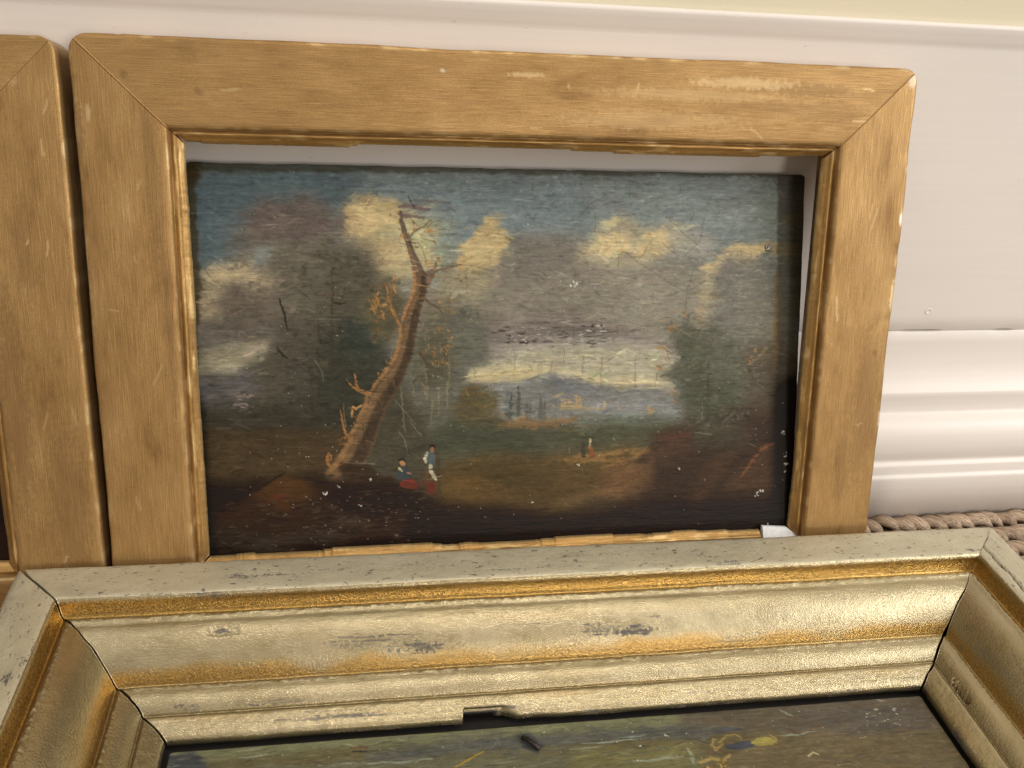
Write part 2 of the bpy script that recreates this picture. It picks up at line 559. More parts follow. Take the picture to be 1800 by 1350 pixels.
def moulding(name, side, W, H, prof, back, samples, mat, parent, place, gap=None, disp=None, wear=None, corner=0.004, ends=None, seed=0, whole=False, taper=0.0):
    """one mitred length of a rectangular frame W x H.
    prof: visible profile (t inwards from the outer edge, w height); back: closing profile points;
    place(x, y, w) -> local coordinates; samples 0..1 along the length;
    gap(t, end) opens the mitre; disp(a, t, w) -> (dt, dw); wear(a, t) -> (n,3)."""
    pr = np.vstack([prof, np.array(back, dtype=float)]) if len(back) else np.asarray(prof)
    n, k = len(samples), len(pr)
    T = np.tile(pr[:, 0], (n, 1))
    Wd = np.tile(pr[:, 1], (n, 1))
    half = (W if side in ('top', 'bottom') else H) / 2
    g0 = gap(pr[:, 0], 0) if gap else np.zeros(k)
    g1 = gap(pr[:, 0], 1) if gap else np.zeros(k)
    lo = -half + pr[:, 0] + g0
    hi = half - pr[:, 0] - g1
    if ends:
        lo = np.maximum(lo, ends[0])
        hi = np.minimum(hi, ends[1])
    A = lo[None, :] + (hi - lo)[None, :] * samples[:, None]
    front = np.zeros(k, bool)
    front[:len(prof)] = True
    if whole:
        front[:] = True
    T0 = T.copy()
    if disp:
        dt, dw = disp(A, T, Wd)
        tp = sstep(0.0, taper, half - np.abs(A) - T) if taper else 1.0
        dt, dw = dt * tp, dw * tp
        T = T + dt * front[None, :]
        Wd = Wd + dw * front[None, :]
    if side == 'top':
        X, Y = A, H / 2 - T
    elif side == 'bottom':
        X, Y = -A, -H / 2 + T
    elif side == 'right':
        X, Y = W / 2 - T, -A
    else:
        X, Y = -W / 2 + T, A
    # worn outer corners
    cx = np.abs(X) - (W / 2 - corner)
    cy = np.abs(Y) - (H / 2 - corner)
    dd = np.hypot(np.maximum(cx, 0), np.maximum(cy, 0))
    m = (cx > 0) & (cy > 0) & (dd > corner)
    sc = np.where(m, corner / np.maximum(dd, 1e-9), 1.0)
    X = np.where(m, np.sign(X) * (W / 2 - corner + cx * sc), X)
    Y = np.where(m, np.sign(Y) * (H / 2 - corner + cy * sc), Y)
    V = place(X, Y, Wd)
    q = grid_quads(n, k, True)
    e = [list(range(k))[::-1], [(n - 1) * k + j for j in range(k)]]
    o = quad_mesh(name, V.reshape(-1, 3), q, mat, parent, e)
    me = o.data
    off = seed * 1.37
    vec_attr(o, 'rp', np.stack([A + off, T0 + seed * 0.11, Wd], axis=-1).reshape(-1, 3))
    vec_attr(o, 'tt', np.stack([T0, A, Wd], axis=-1).reshape(-1, 3))
    wr = wear(A, T0) if wear else np.zeros((n, k, 3))
    vec_attr(o, 'wear', wr.reshape(-1, 3))
    return o

def blob(A, T, a, t, ra, rt, seed, edge=0.5):
    d = np.hypot((A - a) / ra, (T - t) / rt) + 0.55 * fbm(A * 700, T * 900, seed, 3)
    return 1 - sstep(1 - edge, 1.0 + 0.1, d)

def line_mask(A, T, pts, width, seed, jag=0.0006):
    A2 = A + jag * fbm(A * 260, T * 260, seed, 3)
    T2 = T + jag * fbm(A * 260 + 9, T * 260 + 4, seed + 3, 3)
    m = np.full(A.shape, 9.0)
    for (a0, t0), (a1, t1) in zip(pts[:-1], pts[1:]):
        dx, dy = a1 - a0, t1 - t0
        s = np.clip(((A2 - a0) * dx + (T2 - t0) * dy) / (dx * dx + dy * dy + 1e-12), 0, 1)
        m = np.minimum(m, np.hypot(A2 - a0 - s * dx, T2 - t0 - s * dy))
    return 1 - sstep(width * 0.5, width, m)

# ---- the plain bronze frames
MT = 0.022
M_M = 0.0432          # moulding width
RAIL = resample([(0, -0.0195), (0, -0.0030), (0.0, -0.0016), (0.0003, -0.0006), (0.0010, -0.0001), (0.0024, 0.0), (0.012, 0.0002), (0.026, 0.0003), (0.0345, 0.0002), (0.0362, -0.0001), (0.0371, -0.0007), (0.0375, -0.0017), (0.0375, -0.0044)], 0.0007, 2)
RAIL_BACK = [(0.0372, -MT), (0.0006, -MT)]
SLIP = resample([(0.0370, -0.0034), (0.0377, -0.0037), (0.0384, -0.0033), (0.0392, -0.0030), (0.0400, -0.0034), (0.0406, -0.0042), (0.0418, -0.0049), (0.0427, -0.0056), (0.0432, -0.0064), (0.0432, -0.0080)], 0.00032, 2)
SLIP_BACK = [(0.0428, -0.0086), (0.0368, -0.0086)]

def bronze_frame(root, W, H, seed, chips, wears, broken=None):
    def place(X, Y, Wd):
        return np.stack([X, -Wd, Y + H / 2], axis=-1)
    rails = {}
    for si, side in enumerate(('top', 'bottom', 'left', 'right')):
        sd = seed * 10 + si
        length = W if side in ('top', 'bottom') else H
        n = int(length / 0.0009)
        smp = np.linspace(0, 1, n)
        def gap(t, end, sd=sd):
            return 0.000002 + 0.00006 * sstep(0.014, 0.030, t) * np.clip(0.5 + fbm(t * 160 + end * 7, t * 0 + 1.3, sd, 3), 0, 1)
        def disp(A, T, Wd, sd=sd):
            edge = np.exp(-T / 0.004)
            dt = edge * (0.0007 * fbm(A * 28, A * 0 + 2.7, sd, 4) + 0.0011 * np.clip(fbm(A * 75, A * 0 + 5.5, sd + 3, 3) - 0.45, 0, 1))
            dw = 0.00022 * fbm(A * 35, T * 90, sd + 1, 3) + 0.00005 * fbm(A * 90, T * 1200, sd + 2, 2) - edge * 0.0012 * np.clip(fbm(A * 60, A * 0, sd + 5, 3) - 0.3, 0, 1)
            return dt, dw
        def wear(A, T, sd=sd, side=side):
            d = np.zeros(A.shape + (3,))
            d[..., 1] = 0.55 * np.exp(-((T - 0.0008) / 0.0009) ** 2) * sstep(0.0, 0.5, fbm(A * 130, T * 300, sd + 8, 4)) + 0.5 * np.exp(-((T - 0.0368) / 0.0006) ** 2) * sstep(0.0, 0.6, fbm(A * 150, T * 0, sd + 9, 3))
            d[..., 0] = 0.34 * sstep(-0.1, 0.8, fbm(A * 22, T * 60, sd + 51, 4)) * np.exp(-T / 0.010) + 0.30 * sstep(0.0, 0.7, fbm(A * 40, T * 90, sd + 53, 4)) * sstep(0.028, 0.037, T)
            for k_ in range(9):
                rs = np.random.default_rng(sd * 31 + k_)
                a0, t0 = rs.uniform(-0.19, 0.19), rs.uniform(0.004, 0.034)
                d[..., 1] = np.maximum(d[..., 1], rs.uniform(0.25, 0.55) * line_mask(A, T, [(a0, t0), (a0 + rs.normal() * 0.008, t0 + rs.normal() * 0.0025)], 0.0005, sd + k_, 0.0004))
            for (s_, kind, a, t, ra, rt, amt) in wears:
                if s_ == side:
                    d[..., kind] = np.maximum(d[..., kind], amt * blob(A, T, a, t, ra, rt, sd + int(abs(a) * 999)))
            return np.clip(d, 0, 1)
        nm = 'rail' if side in ('top', 'bottom') else 'stile'
        rl = moulding(nm, side, W, H, RAIL, RAIL_BACK, smp, BRONZE, root, place, gap, disp, wear, 0.0085, None, sd, False, 0.012)
        rails[side] = rl
        n2 = int(length / 0.0007)
        def sdisp(A, T, Wd, sd=sd, side=side):
            near = sstep(0.0385, 0.0432, T)
            f1 = fbm(A * 30, A * 0 + 8.8, sd + 4, 2) + 0.10 * fbm(A * 260, A * 0 + 1.8, sd + 14, 3)
            c = 0.0007 * sstep(0.02, 0.07, f1) + 0.0007 * sstep(0.22, 0.27, f1)
            c = c * chips.get(side, 0.3) + 0.00012 * fbm(A * 600, A * 0, sd, 3)
            return -c * near, 0.00018 * fbm(A * 120, T * 400, sd + 6, 3)
        def slip_wear_shade(A, T, sd=sd):
            d = np.zeros(A.shape + (3,))
            d[..., 0] = 0.55 * np.exp(-((T - 0.0377) / 0.0005) ** 2) + 0.4 * sstep(0.1, 0.7, fbm(A * 60, T * 300, sd + 31, 4))  # groove shade painted as a dark line, plus random grime
            d[..., 1] = 0.7 * sstep(0.1, 0.6, fbm(A * 90, T * 500, sd + 11, 4)) + 0.6 * np.exp(-((T - 0.0432) / 0.0004) ** 2)
            return np.clip(d, 0, 1)
        ends = broken.get(side) if broken else None
        moulding('slip', side, W, H, SLIP, SLIP_BACK, np.linspace(0, 1, n2), SLIPGOLD, rl, place, gap, sdisp, slip_wear_shade, 0.0001, ends, sd + 5, True)
    return rails

THETA = R(16.03)
FW, FH = 0.30 + 2 * M_M, 0.2790
main_frame = empty('picture_frame', (0, 0, 0), (-THETA, 0, 0))
tag(main_frame, 'whole bronze painted frame with chipped inner edge, round the tree landscape', 'picture frame', 'plain bronze painted frames')
main_wear = [('top', 1, 0.105, 0.010, 0.030, 0.0030, 0.40), ('top', 1, 0.075, 0.016, 0.05, 0.003, 0.22), ('top', 1, 0.06, 0.028, 0.05, 0.005, 0.2), ('top', 0, 0.135, 0.012, 0.030, 0.0035, 0.45), ('top', 0, 0.120, 0.020, 0.035, 0.003, 0.35), ('top', 0, 0.15, 0.022, 0.018, 0.006, 0.25),
             ('top', 2, -0.038, 0.0095, 0.0016, 0.0012, 0.6), ('top', 0, -0.172, 0.016, 0.002, 0.002, 0.6), ('top', 0, -0.142, 0.022, 0.0022, 0.0022, 0.55), ('top', 0, -0.146, 0.004, 0.006, 0.006, 0.4), ('top', 1, -0.0, 0.010, 0.010, 0.0012, 0.5),
             ('left', 0, 0.085, 0.030, 0.05, 0.0035, 0.35), ('left', 0, 0.02, 0.033, 0.06, 0.002, 0.4), ('left', 1, 0.108, 0.006, 0.004, 0.0012, 0.5), ('left', 0, 0.10, 0.0015, 0.012, 0.003, 0.5),
             ('right', 2, -0.068, 0.0012, 0.004, 0.0012, 0.8), ('right', 1, -0.03, 0.0015, 0.010, 0.0012, 0.9), ('right', 0, 0.03, 0.010, 0.05, 0.008, 0.35), ('right', 0, 0.06, 0.020, 0.03, 0.004, 0.3), ('right', 2, 0.036, 0.0008, 0.006, 0.0008, 0.7), ('right', 0, 0.0, 0.008, 0.002, 0.002, 0.7), ('right', 2, -0.134, 0.003, 0.004, 0.003, 0.4)]
rails = bronze_frame(main_frame, FW, FH, 1, {'top': 1.0, 'bottom': 1.0, 'left': 0.25, 'right': 0.3}, main_wear, {'bottom': (-0.1335, 0.5)})
gz = raw_mesh('gesso_patch', [(0.1352, 0.0063, 0.0438), (0.1372, 0.0063, 0.0436), (0.1492, 0.0060, 0.0426), (0.1545, 0.0042, 0.0386), (0.1545, 0.0036, 0.0366), (0.1352, 0.0036, 0.0370),
                              (0.1352, 0.0082, 0.0438), (0.1372, 0.0082, 0.0436), (0.1492, 0.0082, 0.0426), (0.1545, 0.0082, 0.0386), (0.1545, 0.0082, 0.0366), (0.1352, 0.0082, 0.0370)],
              [(0, 1, 2, 3, 4, 5), (11, 10, 9, 8, 7, 6), (0, 6, 7, 1), (1, 7, 8, 2), (2, 8, 9, 3), (3, 9, 10, 4), (4, 10, 11, 5), (5, 11, 6, 0)], GESSO, rails['bottom'], False)
gz['label'] = 'bare white gesso where the inner edge has broken away'

left_frame = empty('picture_frame', (-0.3895, 0.0, 0.0010), (-THETA, R(-0.3), 0), 'YXZ')
tag(left_frame, 'bronze painted frame cut off by the left side of the photo', 'picture frame', 'plain bronze painted frames')
left_wear = [('right', 0, 0.02, 0.030, 0.06, 0.006, 0.4), ('right', 0, -0.05, 0.020, 0.03, 0.005, 0.3), ('right', 1, -0.128, 0.018, 0.012, 0.004, 0.35), ('right', 0, 0.07, 0.012, 0.05, 0.010, 0.35)]
bronze_frame(left_frame, FW, 0.2755, 2, {'top': 0.3, 'bottom': 0.3, 'left': 0.3, 'right': 0.3}, left_wear)

# ------------------------------------------------------------------ the oil paintings
MAIN_PAINTING = [
('p',[(-14.9,-9.2),(788.4,-27.7),(813.8,530.7),(-35.8,483.3)],(88,86,77),0,0,1,0.12),
('p',[(-14.9,-9.2),(780.5,-27.6),(792,231.7),(-24.6,220.5)],(117,117,110),10.08,4.32,1,0.12),
('p',[(-15.7,10.1),(782,7.1),(785.4,81.8),(456.1,92.7),(203,89.6),(-19.8,107.5)],(108,115,116),18,7.2,1,0.12),
('p',[(3.1,9.7),(204.5,5.7),(176.8,52.8),(70.5,87.2),(-1.9,133.9)],(87,98,102),10.08,7.2,1,0.12),
('p',[(204.3,17.6),(469.9,15.6),(470.7,91.2),(369.5,98.8),(243.8,89.3)],(115,122,123),12.96,8.64,1,0.12),
('p',[(469.9,12.8),(742.8,16.5),(745.7,89.4),(589.8,72.5),(485.3,78.4)],(126,130,126),12.96,8.64,1,0.12),
('d',[(204.4,13.6),(734.4,3.7),(736.9,67.5),(203.3,72.7)],130,[(135,138,132),(99,106,106),(119,124,123),(141,144,131)],(18.72,2.16),(0,0.12),0.35,3),
('d',[(12.2,19.2),(190.9,15.9),(190.1,59.3),(10.5,61.5)],60,[(99,109,111),(76,85,88),(89,97,99)],(17.28,2.88),(0,0.15),0.4,4),
('p',[(369.5,91.9),(398.1,79.1),(426.9,74),(463.3,78.6),(485.4,92.5),(590.9,119.2),(715.9,141.1),(742.7,215.9),(609.4,247.7),(355,243.6),(312.4,182.7),(341,126.8)],(127,117,104),12.96,10.08,1,0.12),
('p',[(376.6,84.9),(412.4,76.2),(448.7,78.7),(470.8,98.3),(456.4,126.7),(398.2,133.8),(373.1,109.3)],(113,105,96),8.64,10.08,0.8,0.12),
('p',[(175.9,93.1),(271.2,99.4),(355.2,119.8),(369.5,225.9),(255.7,238.4),(187.6,181.8)],(120,111,96),12.96,11.52,1,0.12),
('p',[(340.8,182.9),(420.2,179.9),(546.9,195.4),(562.6,221.2),(383.9,226.1),(340.7,218.4)],(113,102,95),8.64,5.76,0.9,0.2),
('p',[(500.6,119.5),(637,119.1),(654,170.4),(569.8,199.2),(486.6,184)],(137,127,112),12.96,8.64,0.7,0.12),
('p',[(244.3,53.3),(285.5,52.8),(316.7,71.6),(312.9,106),(291.7,140.7),(243.1,140.7),(230,99.6)],(137,139,125),8.64,10.08,1,0.12),
('p',[(176.9,49.5),(193.9,33.2),(214.1,32.2),(237.7,38.5),(259.4,50.4),(270.1,72),(285.1,92.4),(291.9,109.6),(270.8,133.8),(243.1,140.7),(215.8,133.8),(202.7,106.5),(184,93.1),(173.1,71.6)],(165,149,115),5.76,8.64,1,0.12),
('p',[(178.2,51.5),(195.9,34.5),(217.5,34.8),(236.3,42.6),(241.5,58.7),(223.6,73.8),(213.3,80.7),(193,82.9),(176.4,72.9)],(187,161,119),3.6,7.92,1,0.12),
('p',[(197.5,94.4),(216.6,84.7),(243.9,84.5),(258.8,99.4),(254.5,114.5),(229.7,120.1),(209.4,109.9)],(186,162,122),4.32,7.92,1,0.12),
('p',[(237.3,68.9),(264.7,63.9),(292.3,71.8),(296.3,92.4),(271.1,106.2),(243.7,99.5)],(183,175,136),4.32,8.64,0.7,0.12),
('p',[(203.8,45.7),(224.1,42.8),(230.7,55.5),(210.2,62.5)],(191,169,125),3.6,5.76,0.8,0.12),
('p',[(317.1,107.4),(321.5,88.7),(335.6,72.8),(349.7,65.7),(356.8,54.6),(369.5,54.5),(368.1,69.7),(380.9,79.3),(375.2,96),(368.1,107.2),(359.5,119.8),(339.6,126.8),(312.8,125.5)],(184,159,116),3.96,7.2,1,0.12),
('p',[(323.5,99.1),(344.7,85.1),(369.5,83.5),(362.4,105.8),(337.5,114.3)],(191,166,123),4.32,6.48,1,0.12),
('p',[(298.8,125.5),(363.8,121.2),(360.9,147.8),(326.7,161.8),(291.6,154.6)],(151,137,110),6.48,8.64,0.85,0.12),
('p',[(295.2,140.7),(341,140.8),(344.4,168.9),(298.4,175.6)],(141,130,108),7.2,7.2,0.7,0.12),
('p',[(462,104),(476.5,84.1),(492.5,68.5),(514.5,56.9),(538.3,58.1),(546,70.8),(566.9,63.4),(586.4,57.5),(609.5,70.2),(624.6,90.2),(598,99),(568,113.5),(523,122.3),(478.3,113.8)],(161,148,123),5.76,8.64,1,0.12),
('p',[(482.6,102.5),(494.1,79.7),(516.2,71.1),(537.1,75.1),(539,93.6),(507.8,106.6)],(195,170,128),3.96,8.64,1,0.12),
('p',[(539.1,102.2),(550.7,80.7),(567.1,72),(583.8,73.3),(597.9,91.8),(575.4,106.3)],(193,169,127),3.96,8.64,1,0.12),
('p',[(492.5,64.2),(517.4,54.1),(523.5,62.5),(499.9,71.2)],(185,171,131),2.16,4.32,1,0.12),
('p',[(582.1,69),(635.6,72.1),(653.2,91.5),(629,111.9),(598.3,108.4)],(151,144,132),6.48,7.2,0.8,0.12),
('p',[(623.1,119.2),(644.5,111.8),(656.6,101.6),(679.5,88.4),(721.8,85.2),(723.7,95.4),(703.6,104.3),(692.9,113.1),(668.1,120.5),(654.4,132.2),(637.1,125)],(197,172,129),3.96,7.92,1,0.12),
('p',[(713.9,85.2),(769.6,87.8),(770.3,104),(722.4,101.3)],(151,134,100),3.6,4.32,0.8,0.12),
('p',[(740,47.1),(767.9,49.6),(764.6,65.8),(740.7,64.5)],(119,101,69),4.32,4.32,0.6,0.12),
('p',[(625.6,126.4),(654.3,130.1),(647.1,199.9),(627.8,207.2),(628.7,155.6)],(177,156,121),5.76,5.76,0.6,0.12),
('p',[(727.2,185.7),(743.3,189.6),(741.4,223.4),(719.8,245.8),(711.2,230.6)],(169,146,104),3.6,4.32,0.8,0.12),
('d',[(369.5,91.9),(636.1,90.1),(638.8,185.1),(369.5,183.2)],150,[(137,127,113),(115,106,95),(127,118,104)],(21.6,2.16),(0,0.08),0.3,5),
('d',[(177.2,36.1),(285.7,34.4),(284.9,120),(175.4,120.2)],40,[(197,177,134),(161,152,125),(211,189,144)],(10.08,3.6),(0,0.8),0.35,6),
('d',[(477.7,63),(612.4,61.5),(613.6,108.3),(478.3,108.9)],60,[(215,192,146),(177,163,134),(161,154,138)],(11.52,2.88),(-0.4,0.7),0.4,7),
('p',[(47.9,87.4),(61.6,64.1),(78.2,51.4),(97.9,44.6),(124.1,41.6),(147.7,47.9),(166,59.6),(176.2,79.7),(202.7,106.5),(218.4,140.7),(220.5,182.1),(200.5,223.6),(172.6,251.1),(125.4,243.3),(86.6,201.5),(61.4,167.4),(43,133.9)],(105,93,80),15.84,17.28,0.85,0.12),
('p',[(63.7,58.2),(78.3,48.8),(104.5,41.8),(140.6,41.3),(169.9,64.9),(159.5,81.1),(122.8,90.1),(70.4,92.5)],(102,87,81),6.48,12.96,0.85,0.12),
('p',[(109.3,100.3),(149.2,92),(202.8,99.7),(215.8,133.8),(217.7,182.1),(187.1,209.5),(133.1,202),(107.8,154.1)],(90,83,70),12.96,17.28,0.85,0.12),
('p',[(148.9,106.8),(202.8,98.4),(212.2,140.7),(201.3,181.9),(160.7,174.8)],(80,74,61),10.08,15.84,0.75,0.12),
('d',[(58.7,54.3),(170.1,52.9),(216,120.1),(221.4,209.9),(106.3,208.6),(55.8,140.5)],170,[(107,95,84),(84,76,65),(94,84,75),(76,70,60),(113,101,88)],(10.8,4.32),(0,0.7),0.4,210),
('p',[(4.2,140.5),(11.3,123.3),(30.7,117.9),(53.7,105.2),(69.8,108.5),(77.2,124.5),(93.7,139.2),(77.8,164.8),(38.3,175.4),(2.2,190.6)],(157,139,113),7.2,10.8,1,0.12),
('p',[(7.9,127.2),(30.7,119.2),(56.9,108.5),(66.9,120.5),(42.8,140.5),(10.4,147.2)],(171,153,121),6.48,9.36,0.8,0.12),
('p',[(63.5,104.5),(93.2,92.3),(97.3,108.3),(74.6,123.1)],(132,136,131),5.76,5.76,0.75,0.12),
('p',[(30.7,153.9),(45.9,143.9),(62.3,139.2),(85.6,147.3),(93.8,181.2),(70.6,206.8),(24.4,200.9)],(94,82,73),7.2,12.96,0.9,0.12),
('p',[(2.2,190.6),(41.5,177.4),(93.2,201.6),(92.6,222.1),(1.3,215.5)],(98,88,79),8.64,10.08,0.85,0.12),
('d',[(8.2,120.6),(89.3,113.7),(93,208.4),(4.5,214.2)],70,[(131,117,98),(100,89,79),(119,105,90),(86,76,67)],(10.08,3.6),(0,0.6),0.4,211),
('p',[(107,181.3),(174.1,181.7),(220,209.9),(224.6,266.1),(205.6,322.4),(142.5,370.3),(47.8,373.9),(-4.1,351),(-1.7,288.9),(65.3,249.1),(86.4,208.4)],(76,69,59),15.84,17.28,0.9,0.12),
('p',[(150.6,202.2),(201.3,179.2),(235.2,210.1),(237.8,273.5),(219.6,322.8),(170.3,357),(130.8,292.2)],(55,53,44),12.96,14.4,0.9,0.12),
('p',[(174,185.2),(201.4,176.4),(225.8,192.5),(214.1,230.8),(177.2,227.4)],(52,56,49),7.2,10.08,0.8,0.12),
('p',[(0.9,223.6),(33.7,213.2),(60,209.4),(89,207),(83.2,226.1),(62.9,240.9),(39.1,245.9),(-0.1,249.3)],(141,129,108),7.2,10.8,1,0.12),
('p',[(3.7,234.4),(52.7,231.1),(58.9,240.8),(6.4,248.1)],(161,149,125),4.32,6.48,0.8,0.12),
('p',[(59.8,213.5),(81.1,206.9),(88.8,216.6),(66,225.9)],(153,139,119),3.6,5.76,0.8,0.12),
('d',[(4.8,207.4),(86.4,208.4),(85.1,249.5),(3.2,248)],40,[(151,138,115),(113,103,90),(137,126,106)],(14.4,2.16),(-0.1,0.2),0.45,212),
('p',[(3.1,249.4),(65.4,245.7),(77.8,270.1),(37.7,285.7),(1.4,294.5)],(90,83,83),8.64,10.08,0.9,0.12),
('p',[(-1.7,290.3),(144.7,282),(183.7,379),(-5.5,385.8)],(58,52,43),12.96,10.08,0.95,0.12),
('p',[(56.2,323.7),(89.6,320.5),(102.3,347.6),(61.9,351.9)],(62,46,34),6.48,7.2,0.8,0.12),
('s',[(164,120.2),(163.8,185.1),(160.3,250.8)],[0.72,1.26,1.08],(50,45,36),1.08,2.16,0.6),
('s',[(147.1,181.6),(147.3,229.8),(144.1,278.5)],[0.72,1.26,1.08],(50,45,36),1.08,2.16,0.6),
('s',[(173.5,209.4),(173.7,265.1),(170.4,321.4)],[0.72,1.26,1.08],(50,45,36),1.08,2.16,0.6),
('s',[(135.6,236.5),(135.8,285.3),(132.5,334.4)],[0.72,1.26,1.08],(50,45,36),1.08,2.16,0.6),
('s',[(186.5,237.3),(186.9,286.5),(183.9,336)],[0.72,1.26,1.08],(50,45,36),1.08,2.16,0.6),
('s',[(155.1,271.7),(155.6,310.4),(152.6,349.3)],[0.72,1.26,1.08],(50,45,36),1.08,2.16,0.6),
('d',[(93.8,181.2),(235.6,182.2),(233.1,351.9),(88.8,347.1)],150,[(46,44,36),(72,66,55),(60,56,46),(38,36,30)],(7.2,2.88),(0,0.9),0.4,213),
('d',[(3.2,248),(145.4,250.6),(142.7,363.2),(-1.1,358.1)],150,[(80,73,65),(52,47,39),(68,61,54)],(15.84,2.16),(0,0.12),0.4,8),
('d',[(46.1,269.4),(68.5,269.9),(67.8,294.1),(45.3,293.5)],22,[(151,130,123),(125,107,100)],(5.76,1.8),(0,0.2),0.8,9),
('p',[(347.9,218.5),(457.1,206.8),(596.9,211.3),(601.6,243.9),(355,240)],(147,136,126),6.48,4.32,1,0.12),
('p',[(320.5,259.4),(337.8,243.3),(369.5,233.1),(427.7,220.9),(501.9,217.5),(570.3,222.7),(599.9,237.9),(598.5,279.6),(502.7,274.7),(427.9,258.6),(369.4,263.2)],(165,154,132),5.76,4.32,1,0.12),
('p',[(316.2,260.8),(340.6,246.9),(384,243.3),(427.9,244.8),(479.9,255.1),(582.6,261.4),(583.6,271.8),(487.6,267),(427.9,258.6),(369.4,264)],(195,176,136),5.04,4.32,1,0.12),
('p',[(502.3,242.3),(593.8,243.8),(595.8,261.6),(502.5,259.9)],(171,160,138),4.32,3.6,0.6,0.12),
('d',[(340.7,221.9),(593.4,225.2),(594.2,258.6),(340.6,254.1)],50,[(197,183,144),(167,157,136)],(18.72,1.8),(0,0.06),0.4,11),
('p',[(322.6,265.9),(369.4,266.1),(402.2,261),(422,253.4),(439,251.5),(456.1,256.2),(480,264.6),(510.2,271.1),(556,275),(608.6,279.1),(619.1,323),(458.1,318.6),(354.9,315.8),(330.4,286.2)],(118,113,108),4.32,4.32,1,0.12),
('p',[(339.1,268.4),(384,263.5),(416.9,258.4),(422.1,264.3),(376.7,273.5),(344.1,277.2)],(135,132,129),2.88,2.88,0.5,0.12),
('p',[(480.3,290.4),(606.6,291.8),(619,319.2),(488.2,317.2)],(133,130,127),6.48,4.32,0.9,0.12),
('p',[(420.6,255.5),(439,252.2),(465,262.2),(502.7,273.2),(502.9,286.5),(442.9,277.8)],(106,106,108),4.32,3.6,0.7,0.12),
('s',[(422,258.5),(429.4,254.2)],[1.08,0.72],(151,144,134),0.72,0.72,1),
('d',[(340.5,268.4),(602.3,273.7),(603.2,311.3),(340.4,304.5)],80,[(124,124,123),(105,106,107),(143,138,131)],(15.84,1.44),(0,0.08),0.4,12),
('p',[(-28.5,312.2),(804.9,335.8),(813.8,530.7),(-35.8,483.3)],(70,56,40),7.2,4.32,1,0.12),
('p',[(199.5,279.7),(297.6,274.7),(333.3,272.6),(360.7,310.9),(458.1,318.6),(533.7,315.4),(611.2,320.5),(675.1,343.6),(573.1,359.5),(496.3,364.5),(384.1,360.7),(282.5,375.4),(198,357.9)],(77,74,59),5.76,5.76,1,0.12),
('p',[(241.7,238.2),(305,239.2),(333.3,275.5),(311.5,325.5),(240.4,330.6)],(96,91,79),7.2,7.2,0.9,0.12),
('p',[(199.5,279.7),(255.2,273.8),(282.9,324.7),(268.1,382.2),(197.6,379.5)],(70,64,52),8.64,7.2,1,0.12),
('p',[(308.2,290.7),(317.6,275.1),(330.5,266.8),(347.7,268.6),(363.6,280.5),(372.3,312.6),(369.4,341.8),(304.2,339.8)],(88,78,56),4.32,6.48,1,0.12),
('p',[(290.2,310.4),(384,316.6),(428.5,351),(340.2,366.5),(282.7,353.6)],(70,69,55),7.2,5.76,1,0.12),
('p',[(458.1,318.6),(603.4,320.3),(604.3,356.7),(519.2,361.5),(450.9,351.8)],(78,76,58),6.48,5.76,0.9,0.12),
('p',[(458,307.5),(607.1,309.8),(611.3,323.5),(465.6,324)],(98,99,86),4.32,3.6,0.8,0.12),
('d',[(311.9,265),(360.7,266),(360.7,294.2),(311.7,293)],40,[(129,93,54),(113,86,52),(84,74,52)],(4.32,2.88),(0,2),0.75,13),
('p',[(445.9,285.2),(449.6,285.3),(449.7,294.8),(446,294.7)],(173,142,96),0.58,1.08,0.7,0.12),
('p',[(451.1,285.3),(454.1,285.4),(454.2,294.2),(451.2,294.1)],(173,142,96),0.58,1.08,0.7,0.12),
('p',[(455.6,286.1),(460.1,286.2),(460.1,295.1),(455.7,295)],(173,142,96),0.58,1.08,0.7,0.12),
('p',[(466,281.2),(469,281.3),(469.1,297.5),(466.1,297.4)],(173,142,96),0.58,1.08,0.7,0.12),
('p',[(469.7,283.5),(473.5,283.6),(473.7,299.1),(469.9,299)],(173,142,96),0.58,1.08,0.7,0.12),
('p',[(446.7,293.3),(474.3,293.9),(474.4,297.6),(446.7,297)],(173,142,96),0.58,1.08,0.7,0.12),
('p',[(502.2,290.9),(506,291),(506.1,301.3),(502.3,301.3)],(173,142,96),0.58,1.08,0.7,0.12),
('p',[(522,294.3),(524.2,294.4),(524.3,301.1),(522.1,301)],(173,142,96),0.58,1.08,0.7,0.12),
('p',[(561.8,296.7),(564.9,296.8),(565.1,308.8),(562,308.7)],(173,142,96),0.58,1.08,0.7,0.12),
('p',[(565.7,300.6),(573.4,300.8),(573.7,310.5),(565.9,310.3)],(173,142,96),0.58,1.08,0.7,0.12),
('p',[(435.6,293.8),(438.5,293.8),(438.5,296.8),(435.6,296.7)],(173,142,96),0.58,1.08,0.7,0.12),
('p',[(495.5,298.1),(497.7,298.2),(497.8,301.9),(495.5,301.8)],(173,142,96),0.58,1.08,0.7,0.12),
('s',[(439.9,282.9),(450.3,278)],[1.44,0.72],(171,146,106),1.44,1.44,0.7),
('p',[(446.7,297),(501.5,298.3),(501.6,301.2),(446.7,299.9)],(179,156,115),1.08,1.44,0.6,0.12),
('s',[(376.7,273.5),(376.7,290.2),(376.7,306.9)],[0.86,2.16,2.16],(98,99,97),0.86,1.44,0.9),
('s',[(381.8,276.5),(381.8,292.5),(381.8,308.5)],[0.72,1.8,1.8],(72,74,69),0.86,1.44,0.9),
('s',[(387.6,269.4),(387.7,288.6),(387.7,307.9)],[0.72,1.8,1.8],(121,117,106),0.86,1.44,0.9),
('s',[(392,266.6),(392,287.3),(392.1,308)],[1.01,2.52,2.52],(82,80,71),0.86,1.44,0.9),
